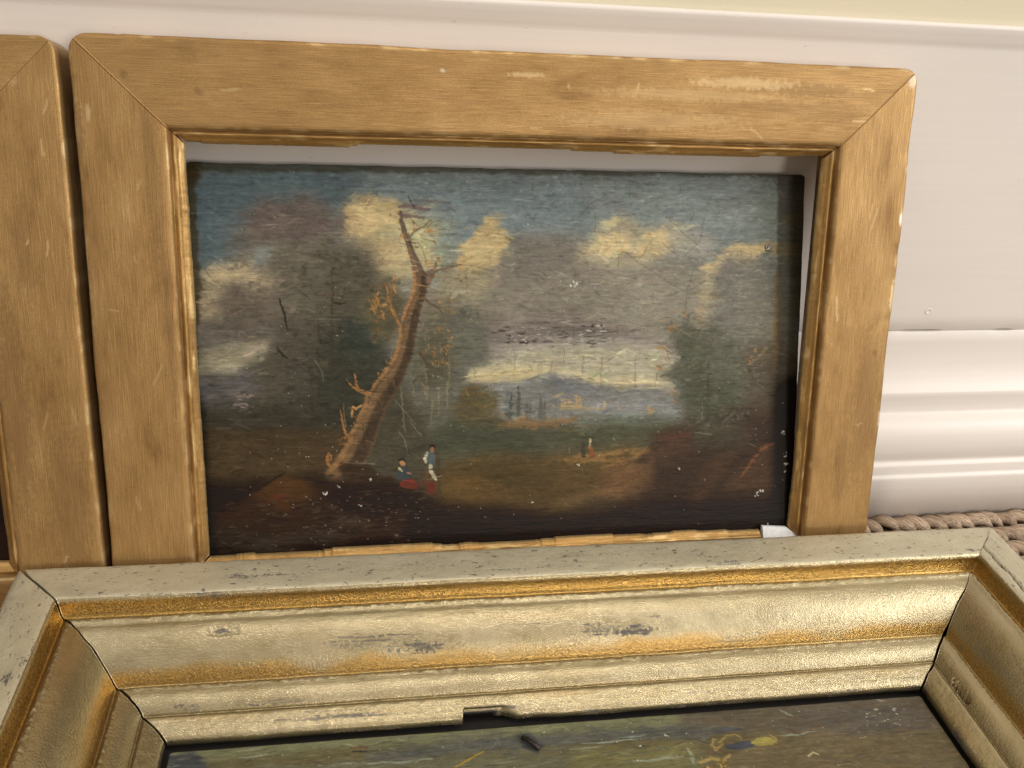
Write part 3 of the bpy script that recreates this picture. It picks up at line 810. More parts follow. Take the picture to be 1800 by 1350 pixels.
('s',[(403,285.7),(403.1,298.1),(403.1,310.5)],[0.86,2.16,2.16],(84,82,77),0.86,1.44,0.9),
('s',[(407.4,284.3),(407.5,297.5),(407.5,310.6)],[0.58,1.44,1.44],(92,89,83),0.86,1.44,0.9),
('s',[(420.7,284.6),(420.8,297.8),(420.8,311)],[1.15,2.88,2.88],(88,84,79),0.86,1.44,0.9),
('s',[(425.9,287.7),(426,300.1),(426,312.6)],[0.72,1.8,1.8],(94,89,83),0.86,1.44,0.9),
('p',[(363.6,315.3),(381.1,309.9),(400.2,306.1),(419.4,311.7),(467,308.5),(465.6,315.1),(432.8,321.6),(419.4,323.4),(412,328.4),(404.6,319.4),(369.4,319.8)],(133,98,61),3.24,5.04,0.6,0.12),
('d',[(365.1,305.2),(464,307.7),(464.1,322.5),(365,319.7)],26,[(159,115,67),(121,86,52),(143,103,61)],(6.48,1.8),(0,0.3),0.7,14),
('d',[(428.3,317.8),(518.5,318),(503.5,331),(435.8,332.8)],16,[(129,99,58),(111,89,54)],(6.48,1.44),(0,0.3),0.6,15),
('p',[(282.4,382.7),(347.5,355.8),(428.5,362.9),(488.6,353),(549.7,348.9),(542.4,371.3),(496.8,399.9),(428.9,422.7),(354.7,427),(289.2,418.2)],(98,78,50),11.52,7.2,1,0.12),
('p',[(296.9,362.8),(369.4,353.5),(443.5,364.9),(447.5,392.7),(384.1,401.4),(311.1,385.3)],(82,70,46),7.2,5.76,0.85,0.12),
('p',[(298.2,384.8),(332.9,378.7),(356.2,392.9),(387.9,415),(343.7,420.6),(298,409.7)],(123,94,56),7.92,6.48,1,0.12),
('p',[(384.2,419.3),(428.9,419.7),(489.2,405.6),(519.6,390.2),(512.2,408.1),(459.1,428.6),(391.6,430.1)],(113,87,56),7.2,5.76,0.8,0.12),
('p',[(447.2,363.5),(488.7,357.5),(526.7,354.2),(573,351.2),(565.4,361.5),(504,370),(458.6,371.4)],(139,105,63),2.88,2.88,1,0.12),
('p',[(505.4,362.5),(549.9,358),(542.3,365.3),(507,367.1)],(84,66,42),1.44,2.16,0.7,0.12),
('d',[(304.1,354.3),(550,362.5),(551.1,423.4),(303.7,412.9)],110,[(129,97,56),(90,72,44),(111,86,52)],(18.72,2.16),(-0.15,0.2),0.4,16),
('p',[(642.2,141),(664.3,100.8),(706.8,108),(737.2,156),(744.6,223.5),(688.1,252.8),(636.8,222.1)],(123,117,106),8.64,10.08,0.9,0.12),
('p',[(654,119.1),(675.4,104.4),(682.7,185.4),(656.2,192.6)],(107,101,94),5.76,5.76,0.6,0.12),
('p',[(584.8,254.8),(601.3,233.5),(592.9,205.3),(617.1,184.9),(639.2,198.4),(656,185.2),(679,215.2),(716.6,245.7),(730.1,306.8),(691.3,348),(640.2,346.4),(614.4,322.9),(607.1,281.3)],(94,91,77),5.76,12.96,1,0.12),
('p',[(605.5,214.3),(635.5,203.5),(647.9,229.7),(625,248),(601.4,236.5)],(84,82,67),5.04,8.64,0.9,0.12),
('p',[(593.8,243.8),(640.5,244.5),(649.2,274.7),(602.1,266.2)],(84,82,67),5.04,8.64,0.9,0.12),
('p',[(614,273.9),(680.4,260.2),(698.4,321.3),(667.4,351.1),(623.5,338.3)],(76,75,60),7.2,7.2,0.9,0.12),
('p',[(587.9,322.1),(642.7,319.8),(713.4,291.2),(752.6,261.5),(785.9,277.4),(794.8,481.4),(528.6,468.4),(516.4,429.5),(542.6,385)],(64,49,39),10.08,7.2,1,0.12),
('p',[(686.9,215.2),(750.8,216),(754.5,307.4),(697.9,306)],(88,76,63),10.08,7.2,0.8,0.12),
('p',[(619,319.2),(690.1,313.5),(699.5,352.1),(627.9,357.5)],(70,64,52),8.64,5.76,0.8,0.12),
('p',[(564.9,334.3),(623.3,333),(625,365),(565.7,374.4)],(76,54,42),5.76,5.76,0.8,0.12),
('p',[(585,334.9),(624.1,333),(622.7,340.5),(588.3,342.5)],(90,54,45),2.88,2.88,0.5,0.12),
('p',[(489.1,392),(511.8,376.3),(542.3,366.8),(557.9,373.4),(573.2,363.3),(574,401.4),(535.5,421.2),(497,415)],(107,78,53),5.04,5.04,1,0.12),
('p',[(613.9,426),(636.4,380.7),(667.7,362.6),(683.9,367),(661,404.7),(637.9,434.8)],(84,62,46),5.04,5.76,0.8,0.12),
('p',[(669.3,414.4),(692.5,382.7),(716,364.2),(749.5,347.4),(757,369.4),(742.4,415.7)],(92,67,49),5.04,5.04,0.9,0.12),
('s',[(751.1,345.9),(728,357.6),(709.9,372.5),(693,398.2)],[1.08,2.16,2.16,1.08],(151,95,61),1.44,1.44,0.8),
('s',[(500.3,377.4),(523.2,370.6),(543.9,366.8)],[1.08,1.8,1.08],(137,97,61),1.44,1.44,0.7),
('d',[(526.5,339.2),(747.9,345.8),(751.9,447.6),(528.1,437.7)],120,[(76,56,44),(54,41,33),(88,66,50)],(12.96,2.16),(-0.3,0.3),0.4,17),
('d',[(588.7,190.6),(602.6,190.7),(602.9,204),(589,203.8)],14,[(161,109,60),(135,95,56),(183,136,81)],(2.88,1.58),(0,3),0.85,1184),
('d',[(596.6,197.3),(604.3,197.3),(604.5,204.7),(596.8,204.6)],6,[(161,109,60),(135,95,56),(183,136,81)],(2.88,1.58),(0,3),0.85,1190),
('d',[(605.3,174.6),(614.5,174.6),(614.7,183.4),(605.5,183.4)],8,[(161,109,60),(135,95,56),(183,136,81)],(2.88,1.58),(0,3),0.85,1203),
('d',[(621.4,173.2),(630.7,173.3),(631,182.1),(621.7,182)],8,[(161,109,60),(135,95,56),(183,136,81)],(2.88,1.58),(0,3),0.85,1224),
('d',[(617,182),(626.3,182.1),(626.6,190.9),(617.3,190.8)],5,[(161,109,60),(135,95,56),(183,136,81)],(2.88,1.58),(0,3),0.85,1218),
('d',[(578,225),(588.8,225.2),(589,235.5),(578.2,235.4)],10,[(161,109,60),(135,95,56),(183,136,81)],(2.88,1.58),(0,3),0.85,1167),
('d',[(577.1,218.4),(583.2,218.5),(583.4,224.4),(577.2,224.3)],4,[(161,109,60),(135,95,56),(183,136,81)],(2.88,1.58),(0,3),0.85,1163),
('d',[(570.7,242.7),(581.5,242.8),(581.7,253.2),(570.9,253)],10,[(161,109,60),(135,95,56),(183,136,81)],(2.88,1.58),(0,3),0.85,1157),
('d',[(577.1,256.1),(587.9,256.3),(588.2,266.7),(577.3,266.5)],7,[(161,109,60),(135,95,56),(183,136,81)],(2.88,1.58),(0,3),0.85,1165),
('d',[(593.8,275.8),(604.7,276),(604.9,286.5),(594,286.3)],10,[(161,109,60),(135,95,56),(183,136,81)],(2.88,1.58),(0,3),0.85,1186),
('d',[(595.6,287),(604.9,287.2),(605.2,296.3),(595.8,296)],6,[(161,109,60),(135,95,56),(183,136,81)],(2.88,1.58),(0,3),0.85,1187),
('d',[(642.5,150.5),(653.4,150.6),(653.7,160.9),(642.8,160.8)],6,[(161,109,60),(135,95,56),(183,136,81)],(2.88,1.58),(0,3),0.85,1253),
('d',[(693.7,228.8),(709.6,229),(710.1,244.1),(694.2,243.8)],10,[(161,109,60),(135,95,56),(183,136,81)],(2.88,1.58),(0,3),0.85,1318),
('d',[(703.8,223.7),(711.8,223.8),(712.1,231.3),(704.1,231.2)],5,[(161,109,60),(135,95,56),(183,136,81)],(2.88,1.58),(0,3),0.85,1326),
('s',[(699,245.4),(711.5,238.1),(723.8,223.2)],[1.08,1.44,1.44],(141,122,88),1.44,1.44,0.7),
('s',[(642.1,244.5),(644.7,282.1),(643.3,342.7)],[1.08,1.44,1.44],(72,66,52),1.08,1.44,0.8),
('d',[(592.8,199.4),(654.7,192.6),(712.1,253.2),(698.7,329),(619.2,326.8),(601.9,258.8)],130,[(107,103,86),(78,76,61),(92,89,75),(113,107,90)],(5.76,3.6),(0,2),0.5,18),
('d',[(580.9,184.7),(619.1,173.9),(654.2,176.3),(639.5,207.3),(597,214.2),(590,243.7),(578.5,250.9)],60,[(94,90,75),(111,104,88),(82,79,65),(129,119,100)],(3.6,2.16),(0,2),0.6,301),
('d',[(582.2,243.6),(605.6,251.4),(614.3,289),(623.2,326.9),(599.5,318.7),(594.7,281)],50,[(92,89,75),(113,109,96),(80,78,63)],(3.6,2.16),(0,2),0.55,302),
('d',[(638.8,185.1),(686.6,207.8),(728.1,253.5),(721.2,283.7),(672,245)],60,[(98,94,81),(117,110,96),(84,81,67),(133,121,100)],(4.32,2.52),(0,2),0.5,303),
('d',[(644.1,97.3),(706.6,100.6),(736.4,156),(734.7,215.8),(655.3,214.9)],90,[(133,125,112),(113,107,98),(123,116,104),(143,133,117)],(7.92,3.6),(1.2,0.5),0.4,304),
('d',[(202.9,93),(221.4,127),(226,182.1),(214.3,223.8),(201.3,181.9),(188.9,120.2)],70,[(86,78,65),(105,94,81),(74,68,56),(121,109,92)],(4.32,2.88),(0,2),0.55,305),
('d',[(52.1,61),(111.1,37.1),(176.6,62.9),(176.2,79.7),(110.7,53.7),(61.3,74)],60,[(96,86,79),(88,91,91),(105,93,84)],(6.48,2.88),(0,1),0.5,306),
('d',[(41.2,94),(58,74.1),(69.5,120.5),(88,154),(67.9,167.5),(43,133.9)],40,[(111,99,88),(94,84,75),(127,113,96)],(6.48,3.6),(0,1),0.5,307),
('d',[(596.8,206.8),(631.4,196.1),(679.2,222.6),(716.3,260.8),(706.5,321.5),(635.2,334.8),(610.3,281.4)],150,[(68,66,53),(82,80,65),(60,58,46),(98,93,77)],(5.04,2.88),(0,2),0.45,311),
('d',[(584.8,184.7),(638.5,174),(663.2,215),(593.8,243.8)],46,[(76,73,60),(92,87,72)],(3.24,2.16),(0,2),0.6,312),
('d',[(109.3,100.3),(202.8,99.7),(220.7,168.2),(234.8,238.1),(172,279.1),(119.6,208.7)],190,[(62,57,46),(78,71,59),(54,51,41),(92,84,70)],(5.76,3.24),(0,2),0.42,313),
('p',[(252.9,238.4),(271.7,185.9),(305.5,168.7),(340.9,177.3),(356.5,204.3),(347.8,234.2),(333.4,248.2),(311.8,275),(262.2,281.1)],(98,94,83),5.76,10.08,1,0.12),
('p',[(269.1,161.5),(305.6,154.7),(312.4,182.7),(277.1,196.5)],(105,95,77),5.76,8.64,0.8,0.12),
('p',[(201.8,154.4),(229.5,131.1),(251.1,161.5),(240.8,203.1),(214.5,209.8),(198.5,181.9)],(86,78,60),5.76,10.08,1,0.12),
('p',[(263.1,203.4),(305.3,196.8),(312,253.6),(269.3,274.1)],(84,78,61),6.48,8.64,0.8,0.12),
('d',[(267,168.5),(340.9,172.4),(351.4,225.6),(311.8,275),(258.7,273.9)],150,[(113,107,92),(80,76,61),(94,89,75),(105,97,79)],(5.76,3.6),(0,2),0.5,19),
('d',[(202,140.7),(243.2,130.4),(250.8,182.3),(235.1,217.1),(204.2,209.7)],70,[(98,87,63),(70,64,50),(121,95,60)],(4.32,2.88),(0,2),0.6,20),
('d',[(207.2,154.4),(237.4,154.5),(236.9,185.7),(206.7,185.4)],34,[(159,111,63),(133,95,58),(179,134,83),(113,86,56)],(3.6,2.02),(0,3),0.85,21),
('d',[(215.8,131.1),(243.2,131.1),(242.9,154.5),(215.4,154.4)],12,[(159,111,63),(133,95,58),(179,134,83),(113,86,56)],(3.6,2.02),(0,3),0.85,22),
('d',[(253.8,60),(292.4,59.5),(292,99.3),(253.3,99.5)],30,[(159,111,63),(133,95,58),(179,134,83),(113,86,56)],(3.6,2.02),(0,3),0.85,23),
('d',[(278.1,107.6),(323.5,107.4),(323.3,140.8),(277.7,140.7)],34,[(159,111,63),(133,95,58),(179,134,83),(113,86,56)],(3.6,2.02),(0,3),0.85,24),
('d',[(266.7,192.9),(312.4,193.3),(312.1,242.9),(266.1,242.1)],54,[(159,111,63),(133,95,58),(179,134,83),(113,86,56)],(3.6,2.02),(0,3),0.85,25),
('d',[(284,217.7),(306.5,218),(306.4,239.2),(283.8,238.9)],20,[(159,111,63),(133,95,58),(179,134,83),(113,86,56)],(3.6,2.02),(0,3),0.85,26),
('d',[(291.6,154.6),(312.6,154.7),(312.5,174.3),(291.4,174.2)],12,[(159,111,63),(133,95,58),(179,134,83),(113,86,56)],(3.6,2.02),(0,3),0.85,27),
('d',[(257.4,99.4),(285.1,99.3),(284.8,126.9),(257.1,126.9)],8,[(159,111,63),(133,95,58),(179,134,83),(113,86,56)],(3.6,2.02),(0,3),0.85,28),
('d',[(237.4,58.8),(257.9,58.5),(257.6,85.8),(237,85.9)],6,[(159,111,63),(133,95,58),(179,134,83),(113,86,56)],(3.6,2.02),(0,3),0.85,29),
('b',4200,6.5,2.3,0.07,501),
('d',[(12.6,9.5),(730.1,-4.9),(749,479.2),(-4.4,442.3)],260,[(105,93,81),(60,53,44),(88,78,65),(121,109,94)],(14.4,1.15),(0,0.1),0.22,601),
('b',7500,3.4,1.2,0.09,502),
('s',[(256.8,258.2),(258.5,266.1),(258.7,273.9)],[0.9,1.08,0.72],(129,113,88),0.72,1.44,0.6),
('s',[(270.8,261.4),(274.3,272.1),(276.3,282.8)],[0.9,1.08,0.72],(129,113,88),0.72,1.44,0.6),
('s',[(273.2,238.7),(276.1,260),(277.7,281.4)],[0.9,1.08,0.72],(129,113,88),0.72,1.44,0.6),
('s',[(302,260.5),(302.2,277),(301,293.4)],[0.9,1.08,0.72],(129,113,88),0.72,1.44,0.6),
('s',[(305,232.1),(304.1,257),(301.8,282)],[0.9,1.08,0.72],(129,113,88),0.72,1.44,0.6),
('s',[(292,267.5),(291.8,285.3),(290.3,303.2)],[0.9,1.08,0.72],(129,113,88),0.72,1.44,0.6),
('s',[(241.5,252.3),(245.9,287.8),(249,323.7)],[0.9,1.08,0.72],(129,113,88),0.72,1.44,0.6),
('s',[(283.4,281.6),(282.5,295.9),(280.2,310.2)],[0.9,1.08,0.72],(129,113,88),0.72,1.44,0.6),
('s',[(273.1,252.9),(266,254.2),(258.9,261.1)],[1.44,1.08,1.08],(80,62,44),0.72,1.08,0.8),
('s',[(266.3,224.5),(278.1,238.8),(290.8,246.1),(296.4,247.6)],[1.44,1.44,1.08,0.72],(76,66,52),0.72,1.44,0.8),
('s',[(246.4,53.3),(247.6,65.4),(252.2,80.4),(258.8,98.1),(264.1,114.5),(270.9,131)],[1.8,2.52,3.24,3.96,5.04,6.48],(100,82,69),1.15,0.86,1),
('s',[(250.4,80.4),(257.1,98.1),(262.4,114.5),(269.1,131)],[1.08,1.44,1.44,1.8],(133,101,75),1.08,0.86,0.7),
('s',[(243,47.9),(252.6,45.1),(271.8,48.9),(282.1,51.5)],[1.08,2.52,2.16,1.08],(109,89,84),1.08,2.16,0.85),
('s',[(242.2,56),(252.4,58.6),(275.1,61.1)],[1.44,2.16,1.08],(105,86,81),1.08,2.16,0.8),
('s',[(259.5,39.6),(275.3,40),(306.4,43)],[1.08,1.8,1.08],(96,86,84),1.08,2.16,0.6),
('s',[(256.8,35.6),(263.5,49)],[0.58,0.72],(60,51,44),0.43,0.72,0.9),
('s',[(272.2,136.6),(282,128.3),(293.2,122.7),(305.8,119.9),(319.9,115.7)],[2.88,2.16,1.44,1.08,0.72],(105,84,67),0.86,1.44,0.9),
('s',[(282,128.3),(287.7,120),(289.1,111.7)],[1.8,1.44,0.72],(113,87,69),0.72,1.08,0.9),
('s',[(267.9,149),(278.9,161.6),(290,168.6),(297,177)],[1.8,1.44,1.08,0.72],(88,72,56),0.86,1.44,0.8),
('s',[(254.9,84.4),(264.6,75.5),(272.9,72),(282.7,63.7)],[1.44,1.08,0.9,0.54],(105,86,71),0.72,1.08,0.8),
('s',[(245.2,190.6),(237.1,173.9),(231.8,161.4),(236.2,144.1),(239.1,133.8)],[2.16,1.8,1.44,1.08,0.72],(113,86,60),0.86,1.44,0.85),
('s',[(231.8,162.8),(223.6,155.8),(215.4,158.6)],[1.44,1.08,0.72],(125,93,63),0.72,1.08,0.8),
('s',[(284.8,125.5),(277.8,133.8),(272.1,144.9)],[4.32,5.4,5.76],(113,93,79),1.44,2.16,1),
('s',[(270.9,131),(269.3,147.6),(263.5,165),(257.8,182.3),(254.7,203.3),(250.3,224.3),(241.6,245.3),(227.4,266.2),(216,283.6),(205.9,304.6),(197.2,329.3),(185.7,350.4),(172.8,372.8)],[6.48,7.56,7.92,8.28,9,9.72,10.8,12.24,13.32,14.04,15.48,16.92,20.88],(92,73,56),2.16,1.15,1),
('s',[(272.9,131),(271.6,147.6),(266,165),(260.3,182.4),(257.5,203.3),(253.3,224.3),(245,245.3),(231.2,266.2),(220.1,283.7),(210.3,304.7),(201.9,329.4),(190.9,350.5),(179.2,373.1)],[2.88,3.6,3.96,4.32,4.68,5.04,5.76,6.48,7.2,7.56,8.28,8.64,9.36],(64,51,39),3.6,1.15,0.85),
('s',[(268.1,131),(266.1,147.6),(260.2,165),(254.3,182.3),(250.9,203.2),(246.1,224.2),(237,245.2),(222.2,266.1),(210.4,283.5),(200,304.5),(190.6,329.1),(178.5,350.1),(164,372.5)],[2.16,2.52,2.52,2.88,2.88,3.24,3.6,3.96,4.32,4.68,5.04,5.04,5.04],(121,92,65),2.88,1.15,0.75),
('d',[(267.4,133.8),(274.1,154.6),(261.6,210.4),(252.8,245.4),(220,294.3),(205.1,351),(170,374.9),(191.8,322),(234.7,245.1),(250.6,196.2)],70,[(111,86,61),(72,56,44),(96,76,58),(60,47,36)],(6.48,1.58),(1.9,0.35),0.6,230),
('s',[(172.9,364.2),(197.8,372.3),(232.6,388.1),(267.9,398.2)],[7.2,9.36,7.2,3.6],(52,39,30),4.32,4.32,0.8),
('s',[(259.9,120),(263.2,133.8),(261,149),(253.8,164.2),(248.1,179.5),(246.7,183.7)],[1.08,1.8,1.8,1.8,2.16,1.44],(151,109,73),0.72,1.44,1),
('s',[(229.8,155.8),(235.7,173.9),(243.8,190.6),(245,203.2),(242,218.5),(236.3,232.5),(224.9,248.5),(215,260.3),(206.5,272.8)],[0.9,1.08,1.44,1.98,2.16,1.98,2.16,1.8,1.44],(153,111,69),1.15,1.01,0.85),
('s',[(206.5,272.8),(199.6,272.6),(192.8,269.7),(186,265.3),(180.6,259.6)],[2.88,2.52,2.16,1.44,0.72],(151,105,63),0.72,1.08,1),
('s',[(194.1,271.1),(190.2,259.8),(189,250)],[1.44,1.44,1.08],(143,99,60),0.72,1.08,1),
('s',[(195.2,288.1),(189.6,292.2),(185.5,289.3)],[1.08,1.44,1.08],(159,115,71),0.58,1.08,1),
('s',[(185.4,293.5),(183.9,301.9)],[1.44,1.08],(159,115,71),0.58,1.08,1),
('s',[(203.1,272.7),(199.3,290.3),(192,307.8),(183.4,325.3),(174.8,342.9),(169,354.1),(156.3,369.4),(150.7,373.5)],[1.8,2.16,2.16,2.52,3.24,3.6,2.88,1.44],(141,103,67),1.58,1.3,0.8),
('s',[(180.6,328.8),(175.2,320.1),(172.7,308.7),(170.3,293.1)],[1.8,1.44,1.08,0.54],(143,99,61),0.72,1.08,1),
('s',[(156.4,363.7),(152.5,355),(154.1,346.5),(158.1,349.4),(156.6,355.1)],[1.44,1.8,1.44,1.08,1.08],(141,97,61),0.72,1.08,1),
('s',[(176.7,314.5),(174.3,300.3),(174.6,284.8)],[0.72,0.54,0.36],(141,105,71),0.43,0.72,0.7),
('d',[(199.6,272.6),(242.1,210.1),(249.4,182.3),(238.5,224.1),(213.4,272.9),(170.3,357),(156.2,370.8)],40,[(187,130,77),(121,80,48),(167,113,67)],(2.88,1.44),(2,0.6),0.8,30),
('s',[(211.9,159.9),(214.6,165.4),(215.8,171)],[0.72,1.44,0.72],(157,111,63),0.58,1.44,0.85),
('s',[(215.4,154.4),(218.1,159.9),(219.4,165.5)],[0.72,1.44,0.72],(157,111,63),0.58,1.44,0.85),
('s',[(220.6,171.7),(223.3,177.2),(224.6,182.8)],[0.72,1.44,0.72],(157,111,63),0.58,1.44,0.85),
('s',[(231.7,168.3),(234.3,173.9),(235.6,179.4)],[0.72,1.44,0.72],(157,111,63),0.58,1.44,0.85),
('s',[(236.2,140.7),(238.9,146.2),(240.2,151.7)],[0.72,1.44,0.72],(157,111,63),0.58,1.44,0.85),
('s',[(226.6,139.3),(229.3,144.8),(230.6,150.3)],[0.72,1.44,0.72],(157,111,63),0.58,1.44,0.85),
('s',[(209.8,164.7),(212.4,170.3),(213.7,175.8)],[0.72,1.44,0.72],(157,111,63),0.58,1.44,0.85),
('p',[(-5.2,378.8),(61.1,375.8),(142.4,374.6),(239.6,389.8),(296.5,415.6),(459.2,436.1),(598.1,425.4),(792.7,433.6),(796.9,529.8),(-9.4,484.8)],(38,28,22),8.64,5.76,1,0.12),
('p',[(14.3,418.4),(67.2,394.4),(115,377.8),(155.9,386.5),(197.2,402.6),(239.3,414.6),(253,454.9),(12.7,463.1)],(62,44,33),7.2,7.2,0.9,0.12),
('p',[(60.6,392.7),(81,382.2),(99.6,370.8),(121.8,378.1),(133.8,390),(124.5,406.8),(76.9,406.2)],(86,58,35),4.32,5.04,0.9,0.12),
('s',[(67.4,388.8),(82.4,380.8),(101.7,368.8)],[0.72,1.08,0.72],(30,23,19),0.72,1.08,0.9),
('p',[(87.4,396.7),(100.9,397.2),(100.7,402.2),(87.2,401.6)],(113,54,38),1.44,2.16,0.7,0.12),
('p',[(87.2,402.4),(108.9,403.3),(103.7,417.4),(89.5,415.3)],(92,58,33),2.88,2.88,0.7,0.12),
('p',[(142.2,384.6),(225.5,387.8),(267.8,411.4),(238.9,439.5),(169,421.7)],(40,28,22),7.2,7.2,0.8,0.12),
('p',[(5.7,435.7),(45.8,434),(99.3,454.6),(44.4,473.4),(4.3,474.1)],(54,51,48),5.76,5.76,0.6,0.12),
('p',[(51.9,452.2),(140.8,442.1),(196.3,452.1),(140.2,467.5),(58,470.5)],(70,66,63),4.32,5.76,0.5,0.4),  # grey varnish sheen painted over the dark lower left
('p',[(141.3,420.5),(196.8,426.6),(210.5,445.5),(140.9,438.5)],(70,60,56),5.76,5.76,0.5,0.4),
('d',[(14.2,386.6),(296.6,397.9),(296,471.9),(11.6,457.3)],170,[(78,54,40),(34,25,21),(88,72,61),(66,45,33)],(11.52,2.16),(0,0.15),0.5,31),
('d',[(141.7,406.1),(253.5,410.8),(253,454.9),(140.6,449.4)],40,[(105,89,81),(30,21,17),(84,70,61)],(8.64,1.8),(0,0.15),0.6,32),
('d',[(296.4,420),(759.8,440.1),(761.7,487.8),(296.1,464.4)],90,[(58,43,33),(34,25,19),(64,47,35)],(18.72,2.16),(0,0.08),0.4,33),
('p',[(282.5,372.5),(354.8,356),(458.6,370.7),(519.5,384.1),(489.3,413.2),(414,432.6),(296.4,421.5)],(66,49,29),14.4,7.2,0.5,0.12),
('p',[(-12.1,387),(142.2,384.6),(282.1,412),(459.1,431.6),(613.7,419.8),(792.3,424.1),(796.9,529.8),(-16,484.4)],(34,22,15),12.96,7.2,0.3,0.12),
('p',[(550.2,377.6),(788.6,339.3),(796.9,529.8),(537.1,515.3)],(36,24,18),21.6,7.2,0.3,0.12),
('d',[(296.4,420),(751.5,439.7),(753.1,479.4),(296.1,457)],80,[(52,37,27),(40,27,19),(64,46,33)],(12.96,1.44),(0,0.12),0.5,334),
('d',[(13.7,400.7),(282.1,412),(281.5,474.9),(11.4,460.9)],150,[(74,52,40),(52,39,31),(92,78,69),(30,21,17)],(8.64,1.44),(0,0.2),0.5,333),
('p',[(237.6,383.2),(239.2,370.9),(244.2,365.3),(250.5,367),(255.4,375.9),(256.7,384.7)],(58,64,66),0.86,0.72,1,0.12),
('p',[(242.5,384.8),(255.3,381.7),(261.7,385.6),(264.4,395.2),(250.2,394.6),(241,391.3)],(100,47,38),0.86,0.72,1,0.12),
('s',[(244.3,361),(245.6,363.2)],[2.88,2.88],(157,113,81),0.72,0.36,1),
('s',[(240.1,358),(245,356.7),(248.5,359)],[1.08,1.8,0.72],(38,35,35),0.58,0.36,1),
('s',[(240.6,368.8),(244.1,371.8)],[1.44,1.08],(191,167,125),0.72,0.36,1),
('s',[(251.2,374.3),(255.4,375.9)],[1.08,0.9],(151,109,83),0.58,0.36,1),
('p',[(274.1,357.7),(277,349.1),(282,347.8),(285.5,353.7),(285.4,365.3),(276.8,365)],(81,86,88),0.72,0.72,1,0.12),
('s',[(275.6,350.5),(272.6,357.6),(274,362)],[1.8,1.8,1.44],(187,173,144),0.58,0.43,1),
('s',[(282,344.9),(282,347.8)],[2.16,2.16],(151,103,77),0.58,0.36,1),
('s',[(279.9,341.9),(283.5,341.3),(285.6,344.3)],[1.44,1.44,0.72],(44,33,29),0.58,0.36,1),
('s',[(279.7,366.6),(280.3,373.9),(283.8,381.3),(286.7,384.3)],[2.52,2.52,2.16,1.44],(169,159,136),0.72,0.58,1),
('s',[(288.4,350.9),(289.7,364.7),(290.3,383),(290.8,403.6)],[2.16,2.52,2.16,2.16],(76,60,42),1.08,1.08,0.9),
('p',[(273.8,386.8),(285.9,387.2),(285.1,403.3),(276.5,403)],(96,47,38),1.08,0.72,1,0.12),
('p',[(273.3,366.4),(276.8,366.5),(277.3,386.9),(273.1,385.3)],(98,68,46),1.08,0.72,0.8,0.12),
('s',[(477.1,342.9),(476.5,352.6),(477.3,361.6)],[1.44,2.88,2.52],(70,62,50),0.72,0.58,1),
('s',[(486.2,339.5),(486.2,342.4)],[1.44,1.44],(197,175,134),0.58,0.36,1),
('s',[(485.5,343.9),(485.5,349.9)],[1.26,1.44],(169,152,119),0.58,0.36,1),
('s',[(487,349.9),(488.7,360.5)],[2.52,3.96],(133,84,52),0.72,0.58,1),
('s',[(458.4,349),(458.4,356.5)],[0.72,0.72],(129,117,92),0.58,0.36,0.7),
('p',[(-15.2,-2.8),(781.4,-7.3),(781.8,2.8),(528.5,4.8),(245,7.5),(-15.8,11.4)],(66,64,54),2.88,3.6,0.8,0.12),
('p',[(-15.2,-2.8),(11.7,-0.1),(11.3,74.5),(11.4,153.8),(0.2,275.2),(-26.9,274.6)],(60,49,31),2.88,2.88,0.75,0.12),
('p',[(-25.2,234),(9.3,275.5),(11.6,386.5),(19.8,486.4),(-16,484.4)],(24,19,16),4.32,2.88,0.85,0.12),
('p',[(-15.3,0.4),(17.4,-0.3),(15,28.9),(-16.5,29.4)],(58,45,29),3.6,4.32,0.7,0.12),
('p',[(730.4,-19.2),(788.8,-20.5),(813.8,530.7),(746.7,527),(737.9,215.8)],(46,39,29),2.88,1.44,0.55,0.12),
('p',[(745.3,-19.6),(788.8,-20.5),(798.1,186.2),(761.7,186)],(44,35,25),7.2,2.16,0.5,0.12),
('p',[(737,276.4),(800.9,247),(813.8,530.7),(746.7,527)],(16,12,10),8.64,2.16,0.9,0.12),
('s',[(735.2,126.3),(736.7,185.8),(738.3,246.1)],[2.88,3.24,2.88],(107,80,46),2.88,1.44,0.5),
('d',[(347.9,191.5),(405.6,184.8),(501.4,181.2),(516.7,202.4),(502,220.4),(383.9,216.1)],80,[(78,70,67),(171,157,148),(60,52,50),(105,93,90),(96,86,81)],(10.08,1.3),(0,0.08),0.75,34),
('d',[(369.5,204.5),(427.6,194.3),(505.3,189.9),(513.1,213.3),(457.2,216.2),(376.7,216)],60,[(56,49,46),(40,35,33),(185,173,161),(70,60,58)],(6.48,0.79),(0,0.1),0.85,134),
('d',[(471.8,189.7),(504.6,189.9),(504.7,203),(471.9,202.6)],14,[(30,25,24),(197,185,173)],(5.04,0.94),(0,0.15),0.9,135),
('d',[(376.7,203.1),(405.7,203.4),(405.7,214.9),(376.7,214.5)],12,[(36,31,29),(191,179,167)],(4.32,0.94),(0,0.15),0.9,136),
('b',2600,8.5,0.75,0.13,504),
('s',[(440.9,211.9),(451.5,213.8),(462.1,214.7)],[0.32,0.4,0.29],(66,56,46),0.29,1.15,0.48),
('s',[(48.1,134.9),(58.6,136.1),(69.2,135.7)],[0.32,0.4,0.29],(66,56,46),0.29,1.15,0.23),
('s',[(334.4,75.6),(342.2,74.8),(350,75.9)],[0.32,0.4,0.29],(66,56,46),0.29,1.15,0.27),
('s',[(205.6,256.8),(215.3,256.7),(225,255.3)],[0.32,0.4,0.29],(66,56,46),0.29,1.15,0.24),
('s',[(435.9,42.1),(438.8,42.5),(441.7,44.1)],[0.32,0.4,0.29],(66,56,46),0.29,1.15,0.26),
